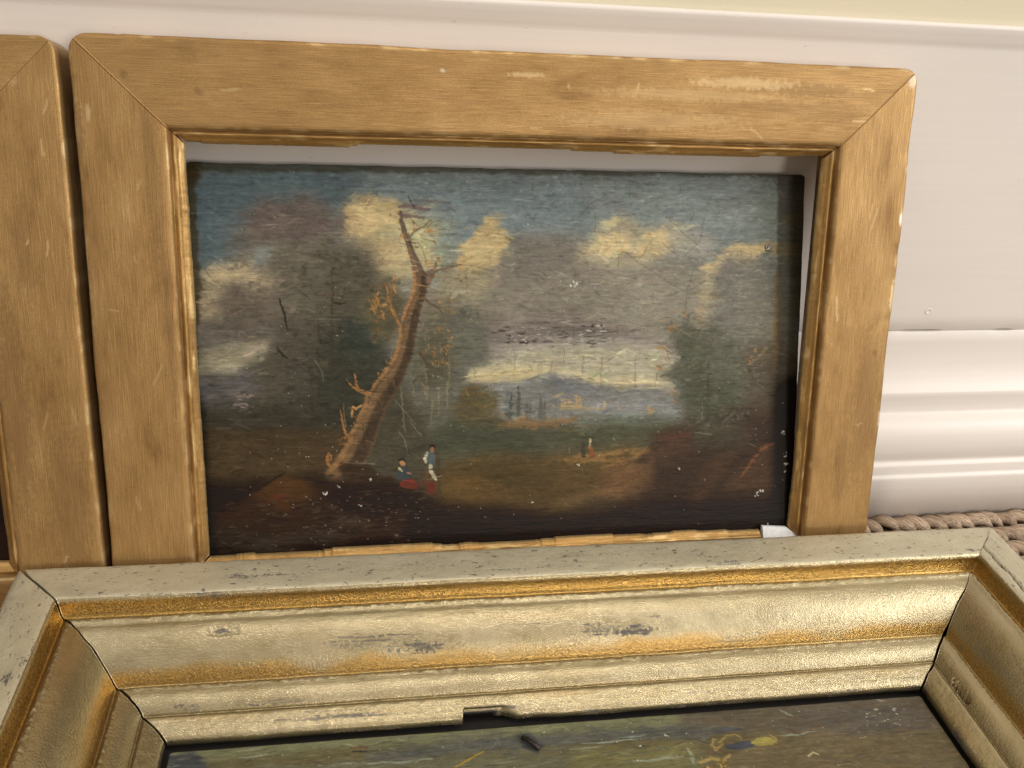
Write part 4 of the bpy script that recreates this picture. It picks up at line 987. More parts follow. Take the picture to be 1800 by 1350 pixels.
('s',[(706.6,253.3),(712.8,254.9),(719.1,256.3)],[0.32,0.4,0.29],(66,56,46),0.29,1.15,0.4),
('s',[(156.4,262.6),(165.2,264.9),(174,265.6)],[0.32,0.4,0.29],(66,56,46),0.29,1.15,0.29),
('s',[(262.6,54.9),(266.7,53.3),(270.7,52.4)],[0.32,0.4,0.29],(66,56,46),0.29,1.15,0.38),
('s',[(30.2,190.4),(35.6,190.6),(41.1,189.5)],[0.32,0.4,0.29],(66,56,46),0.29,1.15,0.34),
('s',[(231.5,139.1),(240.6,138.9),(249.7,136.7)],[0.32,0.4,0.29],(66,56,46),0.29,1.15,0.21),
('s',[(532.4,242.4),(535.6,243),(538.8,244.2)],[0.32,0.4,0.29],(66,56,46),0.29,1.15,0.37),
('s',[(39.6,27.3),(43.7,27.8),(47.7,29.5)],[0.32,0.4,0.29],(66,56,46),0.29,1.15,0.43),
('s',[(666.9,273.1),(673.6,272.8),(680.4,272.4)],[0.32,0.4,0.29],(66,56,46),0.29,1.15,0.43),
('s',[(95.4,209.7),(104.9,209.9),(114.5,211.9)],[0.32,0.4,0.29],(66,56,46),0.29,1.15,0.48),
('s',[(88,102.3),(95.8,103.1),(103.6,104.5)],[0.32,0.4,0.29],(66,56,46),0.29,1.15,0.48),
('s',[(386.2,93.1),(392,91.2),(397.8,91.2)],[0.32,0.4,0.29],(66,56,46),0.29,1.15,0.24),
('s',[(489,285.2),(493.6,285.1),(498.2,282.8)],[0.32,0.4,0.29],(66,56,46),0.29,1.15,0.36),
('s',[(292,73.6),(300.2,74.3),(308.3,75.2)],[0.32,0.4,0.29],(66,56,46),0.29,1.15,0.33),
('s',[(60.8,254),(63.7,254.8),(66.6,254.1)],[0.32,0.4,0.29],(66,56,46),0.29,1.15,0.24),
('s',[(519.6,272.4),(528.9,272.5),(538.2,274.4)],[0.32,0.4,0.29],(66,56,46),0.29,1.15,0.33),
('s',[(121,235.9),(126.3,236.9),(131.6,235.8)],[0.32,0.4,0.29],(66,56,46),0.29,1.15,0.46),
('s',[(697.4,131.4),(705.6,132),(713.8,132.8)],[0.32,0.4,0.29],(66,56,46),0.29,1.15,0.29),
('s',[(290.8,49.4),(297,51.6),(303.2,51.9)],[0.32,0.4,0.29],(66,56,46),0.29,1.15,0.39),
('s',[(354.8,100.3),(358.5,100.2),(362.2,99)],[0.32,0.4,0.29],(66,56,46),0.29,1.15,0.46),
('s',[(260.7,222),(270.5,223),(280.4,223.3)],[0.32,0.4,0.29],(66,56,46),0.29,1.15,0.43),
('s',[(262.4,199.7),(267.7,200.3),(273.1,199.7)],[0.32,0.4,0.29],(66,56,46),0.29,1.15,0.41),
('s',[(215,265),(223.6,264.4),(232.3,265.8)],[0.32,0.4,0.29],(66,56,46),0.29,1.15,0.36),
('s',[(187.9,190.1),(194.7,191.3),(201.6,192)],[0.32,0.4,0.29],(66,56,46),0.29,1.15,0.44),
('s',[(252.2,183.1),(261.6,183.8),(271.1,185.1)],[0.32,0.4,0.29],(66,56,46),0.29,1.15,0.45),
('s',[(619.9,198.6),(632.9,200.1),(645.9,201.5)],[0.32,0.4,0.29],(66,56,46),0.29,1.15,0.36),
('s',[(132,233.9),(142.9,234.4),(153.9,234.1)],[0.32,0.4,0.29],(66,56,46),0.29,1.15,0.42),
('s',[(515.3,53.4),(525.8,53.9),(536.3,53.6)],[0.32,0.4,0.29],(66,56,46),0.29,1.15,0.33),
('s',[(441.5,221.2),(450.6,220.9),(459.7,222.7)],[0.32,0.4,0.29],(66,56,46),0.29,1.15,0.25),
('s',[(314.8,185.3),(319.7,186.1),(324.5,186.4)],[0.32,0.4,0.29],(66,56,46),0.29,1.15,0.21),
('s',[(336.1,70.2),(339.4,68.7),(342.7,68.1)],[0.32,0.4,0.29],(66,56,46),0.29,1.15,0.25),
('s',[(154.6,22.5),(161.3,22.2),(168,21.6)],[0.32,0.4,0.29],(66,56,46),0.29,1.15,0.38),
('s',[(178.2,252.7),(181,252.1),(183.7,252.3)],[0.32,0.4,0.29],(66,56,46),0.29,1.15,0.32),
('s',[(99.2,232),(105.2,231),(111.1,229.6)],[0.32,0.4,0.29],(66,56,46),0.29,1.15,0.23),
('s',[(386.2,100.4),(394.5,102.3),(402.8,102.9)],[0.32,0.4,0.29],(66,56,46),0.29,1.15,0.33),
('s',[(577.5,185),(584.2,184.2),(590.9,183)],[0.32,0.4,0.29],(66,56,46),0.29,1.15,0.37),
('s',[(688.2,281.1),(697.7,281.8),(707.2,280.6)],[0.32,0.4,0.29],(66,56,46),0.29,1.15,0.2),
('s',[(96.8,161.3),(104.7,160.6),(112.7,159.4)],[0.32,0.4,0.29],(66,56,46),0.29,1.15,0.47),
('s',[(271.5,125.8),(276.3,126.2),(281.2,124.6)],[0.32,0.4,0.29],(66,56,46),0.29,1.15,0.31),
('s',[(690.7,265.2),(700.1,265.7),(709.4,264.1)],[0.32,0.4,0.29],(66,56,46),0.29,1.15,0.35),
('s',[(298.2,95.4),(310,94.9),(321.7,95.2)],[0.32,0.4,0.29],(66,56,46),0.29,1.15,0.34),
('s',[(105.2,176.1),(111.7,176.2),(118.2,175.1)],[0.32,0.4,0.29],(66,56,46),0.29,1.15,0.45),
('s',[(154.9,142.2),(155.7,147),(156.5,151.8)],[0.29,0.36,0.29],(70,60,50),0.29,1.15,0.35),
('s',[(279.5,73.1),(280.5,77),(281.5,80.9)],[0.29,0.36,0.29],(70,60,50),0.29,1.15,0.22),
('s',[(481.6,126.9),(481.9,134.8),(482.3,142.7)],[0.29,0.36,0.29],(70,60,50),0.29,1.15,0.34),
('s',[(209.3,202.1),(209.2,207.2),(209.2,212.2)],[0.29,0.36,0.29],(70,60,50),0.29,1.15,0.23),
('s',[(306.7,141.7),(306.4,148),(306.1,154.4)],[0.29,0.36,0.29],(70,60,50),0.29,1.15,0.34),
('s',[(470.5,9.9),(470.4,14.6),(470.4,19.3)],[0.29,0.36,0.29],(70,60,50),0.29,1.15,0.38),
('s',[(647.5,146.4),(648.3,149.4),(649,152.5)],[0.29,0.36,0.29],(70,60,50),0.29,1.15,0.26),
('s',[(463.6,190.4),(463.6,198.3),(463.7,206.2)],[0.29,0.36,0.29],(70,60,50),0.29,1.15,0.38),
('s',[(355.7,105.1),(355.1,114.4),(354.4,123.7)],[0.29,0.36,0.29],(70,60,50),0.29,1.15,0.22),
('s',[(609.2,15.3),(609.9,24.7),(610.6,34.1)],[0.29,0.36,0.29],(70,60,50),0.29,1.15,0.26),
('s',[(300.5,208.5),(299.7,218.4),(298.8,228.3)],[0.29,0.36,0.29],(70,60,50),0.29,1.15,0.27),
('s',[(447.9,133.1),(447.1,138.6),(446.4,144)],[0.29,0.36,0.29],(70,60,50),0.29,1.15,0.3),
('s',[(598.5,16.1),(599.3,20.8),(600.2,25.4)],[0.29,0.36,0.29],(70,60,50),0.29,1.15,0.35),
('s',[(512,6.3),(513.2,14.6),(514.4,22.9)],[0.29,0.36,0.29],(70,60,50),0.29,1.15,0.4),
('s',[(533.8,12.1),(533.3,21.4),(532.9,30.7)],[0.29,0.36,0.29],(70,60,50),0.29,1.15,0.31),
('s',[(688.3,193.4),(688,197.5),(687.6,201.6)],[0.29,0.36,0.29],(70,60,50),0.29,1.15,0.38),
('s',[(226.8,162.8),(226,168.7),(225.2,174.6)],[0.29,0.36,0.29],(70,60,50),0.29,1.15,0.31),
('s',[(173.2,33.6),(172.2,39),(171.3,44.5)],[0.29,0.36,0.29],(70,60,50),0.29,1.15,0.16),
('s',[(463.5,199.7),(462.8,209.6),(462,219.5)],[0.29,0.36,0.29],(70,60,50),0.29,1.15,0.26),
('s',[(316.4,160.4),(317.3,167),(318.2,173.5)],[0.29,0.36,0.29],(70,60,50),0.29,1.15,0.24),
('s',[(176.4,185.2),(176.5,189.1),(176.7,193)],[0.29,0.36,0.29],(70,60,50),0.29,1.15,0.28),
('s',[(661.3,149),(660.9,157),(660.6,164.9)],[0.29,0.36,0.29],(70,60,50),0.29,1.15,0.29),
('s',[(282.9,200.2),(282.1,207),(281.2,213.8)],[0.29,0.36,0.29],(70,60,50),0.29,1.15,0.21),
('s',[(347.6,197.1),(348.1,201.4),(348.5,205.6)],[0.29,0.36,0.29],(70,60,50),0.29,1.15,0.31),
('s',[(192.1,177.6),(191.3,181.1),(190.5,184.5)],[0.29,0.36,0.29],(70,60,50),0.29,1.15,0.3),
('s',[(274,233.9),(273.6,240.5),(273.1,247.1)],[0.29,0.36,0.29],(70,60,50),0.29,1.15,0.35),
('s',[(162.3,192.3),(161.5,195.5),(160.8,198.6)],[0.29,0.36,0.29],(70,60,50),0.29,1.15,0.39),
('s',[(522.9,58.8),(524,62.5),(525.1,66.2)],[0.29,0.36,0.29],(70,60,50),0.29,1.15,0.32),
('s',[(604.1,35.3),(604,43),(603.9,50.8)],[0.29,0.36,0.29],(70,60,50),0.29,1.15,0.21),
('s',[(326.7,164),(326.4,169.5),(326.1,175)],[0.29,0.36,0.29],(70,60,50),0.29,1.15,0.18),
('s',[(613.9,174.8),(614,184.2),(614.1,193.7)],[0.29,0.36,0.29],(70,60,50),0.29,1.15,0.36),
('s',[(430,158.8),(430.6,166.1),(431.2,173.5)],[0.29,0.36,0.29],(70,60,50),0.29,1.15,0.25),
('s',[(201.4,14.1),(200.4,18.3),(199.4,22.4)],[0.29,0.36,0.29],(70,60,50),0.29,1.15,0.37),
('s',[(409.5,204.1),(409.4,207),(409.4,209.9)],[0.29,0.36,0.29],(70,60,50),0.29,1.15,0.37),
('s',[(488.1,114.4),(487.3,120.9),(486.4,127.4)],[0.29,0.36,0.29],(70,60,50),0.29,1.15,0.19),
('s',[(232.7,101.2),(233.4,106.8),(234.1,112.4)],[0.29,0.36,0.29],(70,60,50),0.29,1.15,0.19),
('s',[(284,75.6),(283.6,79.5),(283.1,83.5)],[0.29,0.36,0.29],(70,60,50),0.29,1.15,0.21),
('s',[(409.3,9.9),(409.1,19.7),(408.8,29.5)],[0.29,0.36,0.29],(70,60,50),0.29,1.15,0.38),
('s',[(528.8,181.4),(529.9,188.1),(531,194.8)],[0.29,0.36,0.29],(70,60,50),0.29,1.15,0.18),
('s',[(515.9,77.2),(516.6,85.3),(517.2,93.4)],[0.29,0.36,0.29],(70,60,50),0.29,1.15,0.19),
('s',[(256.3,11),(255.4,15.4),(254.5,19.8)],[0.29,0.36,0.29],(70,60,50),0.29,1.15,0.25),
('s',[(698.1,95.9),(698.2,101.3),(698.3,106.7)],[0.29,0.36,0.29],(70,60,50),0.29,1.15,0.22),
('s',[(555.4,193.8),(554.8,198.1),(554.3,202.3)],[0.29,0.36,0.29],(70,60,50),0.29,1.15,0.32),
('s',[(680.4,174.6),(681.8,181.1),(683.1,187.6)],[0.29,0.36,0.29],(70,60,50),0.29,1.15,0.15),
('s',[(178.6,206.7),(177.6,212.6),(176.5,218.5)],[0.29,0.36,0.29],(70,60,50),0.29,1.15,0.29),
('s',[(709.4,139),(708.7,144.8),(707.9,150.6)],[0.29,0.36,0.29],(70,60,50),0.29,1.15,0.17),
('s',[(653.6,131.3),(652.9,141.7),(652.2,152.2)],[0.29,0.36,0.29],(70,60,50),0.29,1.15,0.21),
('s',[(175.2,107.3),(174.7,110.5),(174.1,113.6)],[0.29,0.36,0.29],(70,60,50),0.29,1.15,0.25),
('s',[(312.6,16.7),(313.5,19.7),(314.5,22.7)],[0.29,0.36,0.29],(70,60,50),0.29,1.15,0.19),
('s',[(424.7,107.6),(423.8,114.5),(423,121.5)],[0.29,0.36,0.29],(70,60,50),0.29,1.15,0.23),
('s',[(204.8,144.7),(204.9,154.4),(204.9,164.2)],[0.29,0.36,0.29],(70,60,50),0.29,1.15,0.36),
('s',[(263.5,8.9),(263.4,15.6),(263.3,22.3)],[0.29,0.36,0.29],(70,60,50),0.29,1.15,0.29),
('s',[(350.7,167.2),(351.6,175.6),(352.4,184.1)],[0.29,0.36,0.29],(70,60,50),0.29,1.15,0.23),
('s',[(391.4,221.9),(390.5,226.5),(389.7,231.2)],[0.29,0.36,0.29],(70,60,50),0.29,1.15,0.23),
('s',[(192.9,205.1),(192.3,214.1),(191.8,223.1)],[0.29,0.36,0.29],(70,60,50),0.29,1.15,0.18),
('s',[(192.5,68.1),(192.3,71.4),(192.1,74.7)],[0.29,0.36,0.29],(70,60,50),0.29,1.15,0.29),
('s',[(279.9,19.9),(278.9,27.8),(277.9,35.7)],[0.29,0.36,0.29],(70,60,50),0.29,1.15,0.2),
('s',[(301.2,100.6),(301,104.1),(300.8,107.6)],[0.29,0.36,0.29],(70,60,50),0.29,1.15,0.23),
('s',[(566.3,149.2),(566.9,159.2),(567.4,169.3)],[0.29,0.36,0.29],(70,60,50),0.29,1.15,0.34),
('s',[(462.4,118.2),(462.8,127.4),(463.3,136.6)],[0.29,0.36,0.29],(70,60,50),0.29,1.15,0.39),
('s',[(348.2,81.6),(356.7,78.1),(366.7,78),(378.1,83.5),(387.4,88.3)],[0.36,0.36,0.36,0.36,0.36],(62,52,42),0.29,1.73,0.42),
('s',[(366,74.6),(366,79.4)],[0.36,0.36],(62,52,42),0.29,1.73,0.42),
('s',[(289.8,116.5),(305.8,118.5),(323.4,116.4),(344.6,119.8),(360.9,125.4)],[0.36,0.36,0.36,0.36,0.36],(62,52,42),0.29,1.73,0.42),
('s',[(308.4,58),(307.6,71.7)],[0.36,0.36],(62,52,42),0.29,1.73,0.42),
('s',[(295.7,80),(315.2,79.8)],[0.36,0.36],(62,52,42),0.29,1.73,0.42),
('s',[(268.6,89.1),(274.7,99.4),(275.9,113.1)],[0.36,0.36,0.36],(62,52,42),0.29,1.73,0.42),
('s',[(326.9,119.9),(326.8,151.2)],[0.36,0.36],(62,52,42),0.29,1.73,0.42),
('s',[(385.2,118.3),(389.6,126.7),(393.9,133.8)],[0.36,0.36,0.36],(62,52,42),0.29,1.73,0.42),
('s',[(488.6,52.3),(488.9,77)],[0.36,0.36],(62,52,42),0.29,1.73,0.42),
('s',[(581.8,54.7),(598.9,70.3),(623.8,90.2)],[0.36,0.36,0.36],(62,52,42),0.29,1.73,0.42),
('s',[(623.8,90.2),(607.4,106.2)],[0.36,0.36],(62,52,42),0.29,1.73,0.42),
('s',[(575,86.9),(590.4,97.6),(607.4,108.4)],[0.36,0.36,0.36],(62,52,42),0.29,1.73,0.42),
('s',[(525.6,98),(545.3,112.2),(568.2,126.5),(591.4,141),(610.8,149.7)],[0.36,0.36,0.36,0.36,0.36],(62,52,42),0.29,1.73,0.42),
('s',[(525.6,98),(519,106.6),(519.3,123)],[0.36,0.36,0.36],(62,52,42),0.29,1.73,0.42),
('s',[(621.5,119.2),(617.3,133.7),(611.6,149.7),(611.4,173.9)],[0.36,0.36,0.36,0.36],(62,52,42),0.29,1.73,0.42),
('s',[(564.3,83.4),(554.1,97.8),(548.2,106.4)],[0.36,0.36,0.36],(62,52,42),0.29,1.73,0.42),
('s',[(521.1,7.7),(543.5,14.3),(565.9,16.7)],[0.36,0.36,0.36],(62,52,42),0.29,1.73,0.42),
('s',[(636.3,97.4),(660,111.8)],[0.36,0.36],(62,52,42),0.29,1.73,0.42),
('s',[(337,245.4),(337,257.6)],[0.36,0.36],(62,52,42),0.29,1.73,0.42),
('s',[(387.6,226.1),(387.6,247.7)],[0.36,0.36],(62,52,42),0.29,1.73,0.42),
('s',[(409.5,238),(427.8,237.5)],[0.36,0.36],(62,52,42),0.29,1.73,0.42),
('s',[(408,239.4),(408,248.1)],[0.36,0.36],(62,52,42),0.29,1.73,0.42),
('s',[(433.7,237.6),(433.8,252.1)],[0.36,0.36],(62,52,42),0.29,1.73,0.42),
('s',[(436.5,213.8),(436.5,219.6)],[0.36,0.36],(62,52,42),0.29,1.73,0.42),
('s',[(449.8,219.8),(450,240)],[0.36,0.36],(62,52,42),0.29,1.73,0.42),
('s',[(475.2,231),(475.4,252.9)],[0.36,0.36],(62,52,42),0.29,1.73,0.42),
('s',[(475.2,233.2),(490.9,234.8)],[0.36,0.36],(62,52,42),0.29,1.73,0.42),
('s',[(499.1,231.3),(499.7,271.6)],[0.36,0.36],(62,52,42),0.29,1.73,0.42),
('s',[(546,229.8),(543.2,243),(545.2,272.6)],[0.36,0.36,0.36],(62,52,42),0.29,1.73,0.42),
('s',[(574.8,254.6),(570.6,273.1)],[0.36,0.36],(62,52,42),0.29,1.73,0.42),
('s',[(369.4,251),(398.5,249.3),(409.5,248.1)],[0.36,0.36,0.36],(62,52,42),0.29,1.73,0.42),
('s',[(175.4,120.2),(168.5,125.7)],[0.36,0.36],(62,52,42),0.29,1.73,0.42),
('s',[(164,120.2),(165.8,127),(163.6,135.2)],[0.36,0.36,0.36],(62,52,42),0.29,1.73,0.42),
('s',[(151.3,6.7),(151,19.9)],[0.36,0.36],(62,52,42),0.29,1.73,0.42),
('s',[(156.6,7.9),(153.7,18.6)],[0.36,0.36],(62,52,42),0.29,1.73,0.42),
('s',[(101.1,157.5),(107,181.3),(110.6,194.9)],[0.36,0.36,0.36],(62,52,42),0.29,1.73,0.42),
('s',[(97.6,186.6),(106.5,200.4)],[0.36,0.36],(62,52,42),0.29,1.73,0.42),
('s',[(95.4,216.7),(105.7,227.8)],[0.36,0.36],(62,52,42),0.29,1.73,0.42),
('s',[(619.7,50.7),(614.7,61.5)],[0.36,0.36],(62,52,42),0.29,1.73,0.42),
('s',[(633.6,54.1),(628.2,83)],[0.36,0.36],(62,52,42),0.29,1.73,0.42),
('s',[(147.7,154.2),(161.2,152.9)],[0.36,0.36],(62,52,42),0.29,1.73,0.42),
('s',[(166.4,162.5),(177.1,163.9)],[0.36,0.36],(62,52,42),0.29,1.73,0.42),
('s',[(163.6,133.8),(161.9,181.7),(162,236.9)],[0.36,0.36,0.36],(62,52,42),0.29,1.73,0.42),
('s',[(684.5,97.1),(685.5,104.4)],[0.36,0.36],(62,52,42),0.29,1.73,0.42),
('s',[(101.1,157.5),(105.9,173.1),(110.6,194.9)],[0.72,1.44,0.72],(44,37,29),0.43,0.72,0.85),
('s',[(166.4,162.5),(171.7,164.6),(178.5,163.2)],[0.72,1.44,0.72],(44,37,29),0.43,0.72,0.85),
('s',[(96.8,215.3),(104.4,225.7),(109.7,229.2)],[0.72,1.44,0.72],(44,37,29),0.43,0.72,0.85),
('s',[(343.5,32.2),(347,35.5),(352.6,36.8)],[0.36,0.58,0.36],(151,140,123),0.29,0.72,0.4),
('s',[(382.3,37.8),(389.4,36.3),(394.4,30.7)],[0.36,0.58,0.36],(151,140,123),0.29,0.72,0.4),
('s',[(403.6,22.3),(415.8,22.8)],[0.36,0.58],(151,140,123),0.29,0.72,0.4),
('s',[(140.5,229.7),(149.6,247.2),(150.7,257.6)],[0.36,0.58,0.36],(151,140,123),0.29,0.72,0.4),
('s',[(637.2,295.5),(636.3,316.6)],[0.36,0.58],(151,140,123),0.29,0.72,0.4),
('s',[(627.3,334.6),(651.1,337.6)],[0.36,0.58],(151,140,123),0.29,0.72,0.4),
('s',[(664.9,322),(674.2,314.6),(683.5,307.2)],[0.36,0.58,0.36],(151,140,123),0.29,0.72,0.4),
('s',[(240.6,320.6),(248.8,334.4),(251.4,352.6)],[0.36,0.58,0.36],(151,140,123),0.29,0.72,0.4),
('s',[(170.3,358.4),(211.9,362)],[0.36,0.58],(151,140,123),0.29,0.72,0.4),
('s',[(254.8,309.5),(268.7,327.8)],[0.36,0.58],(151,140,123),0.29,0.72,0.4),
('s',[(234.2,280.5),(245.2,292.1),(261.8,313.3)],[0.36,0.58,0.36],(151,140,123),0.29,0.72,0.4),
('s',[(133.7,181.5),(174,182.4)],[0.36,0.58],(151,140,123),0.29,0.72,0.4),
('s',[(703.5,351.4),(714.1,355.6)],[0.36,0.58],(151,140,123),0.29,0.72,0.4),
('d',[(15.5,180.6),(749.6,185.9),(761.1,471.8),(5.7,435.7)],190,[(197,185,169),(151,138,121),(171,156,140)],(1.15,0.94),(0,3),0.8,35),
('d',[(22,9.3),(741.9,-5.1),(749.6,185.9),(15.5,180.6)],120,[(197,191,173),(44,39,35),(181,175,157)],(1.3,1.01),(0,3),0.7,36),
('d',[(47.1,395),(282.2,404.7),(281.5,471.2),(44.9,459)],60,[(161,146,134),(121,107,100)],(2.52,0.86),(0,0.3),0.6,37),
('d',[(147,396.2),(153.2,396.5),(153.2,399.4),(147,399.1)],5,[(207,196,184),(187,175,163)],(2.92,1.3),(0,1),0.9,2584),
('d',[(127.7,349.5),(131.1,349.6),(131,351.7),(127.6,351.6)],5,[(207,196,184),(187,175,163)],(1.62,0.97),(0,1),0.9,2423),
('d',[(189.3,412.4),(193.5,412.6),(193.5,415.5),(189.3,415.3)],5,[(207,196,184),(187,175,163)],(1.94,1.3),(0,1),0.9,2784),
('d',[(163.8,387.9),(167.2,388.1),(167.2,390.2),(163.7,390.1)],5,[(207,196,184),(187,175,163)],(1.62,0.97),(0,1),0.9,2637),
('d',[(203.2,380.4),(206,380.6),(206,383.4),(203.2,383.3)],5,[(207,196,184),(187,175,163)],(1.3,1.3),(0,1),0.9,2793),
('d',[(457.6,137.7),(467.2,137.7),(467.2,144.1),(457.6,144.1)],5,[(207,196,184),(187,175,163)],(4.21,2.92),(0,1),0.9,3524),
('d',[(604.1,380.7),(608.8,380.9),(608.9,383.2),(604.1,383)],5,[(207,196,184),(187,175,163)],(1.94,0.97),(0,1),0.9,4399),
('d',[(748.7,336.2),(754.4,336.3),(754.6,340.2),(748.8,340)],5,[(207,196,184),(187,175,163)],(2.27,1.62),(0,1),0.9,4885),
('d',[(714.3,418.1),(721.7,418.4),(721.9,423.9),(714.5,423.6)],5,[(207,196,184),(187,175,163)],(2.92,2.27),(0,1),0.9,4858),
('d',[(721.4,412.6),(727.2,412.8),(727.3,417.5),(721.6,417.3)],5,[(207,196,184),(187,175,163)],(2.27,1.94),(0,1),0.9,4874),
('d',[(755.2,365.4),(758.4,365.6),(758.8,373.4),(755.5,373.2)],5,[(207,196,184),(187,175,163)],(1.3,3.24),(0,1),0.9,4940),
('d',[(755.7,377.9),(760.6,378.1),(760.8,384.3),(755.9,384.2)],5,[(207,196,184),(187,175,163)],(1.94,2.59),(0,1),0.9,4958),
('d',[(754.1,389.2),(758.2,389.3),(758.3,393.2),(754.2,393.1)],5,[(207,196,184),(187,175,163)],(1.62,1.62),(0,1),0.9,4962),
('d',[(468.7,370.3),(472.5,370.4),(472.6,373.4),(468.8,373.3)],5,[(207,196,184),(187,175,163)],(1.62,1.3),(0,1),0.9,3864),
('d',[(408.7,417.4),(411.7,417.5),(411.7,420.5),(408.7,420.4)],5,[(207,196,184),(187,175,163)],(1.3,1.3),(0,1),0.9,3687),
('d',[(733.9,461.4),(738,461.6),(738.1,464),(734,463.8)],5,[(207,196,184),(187,175,163)],(1.62,0.97),(0,1),0.9,4970)]
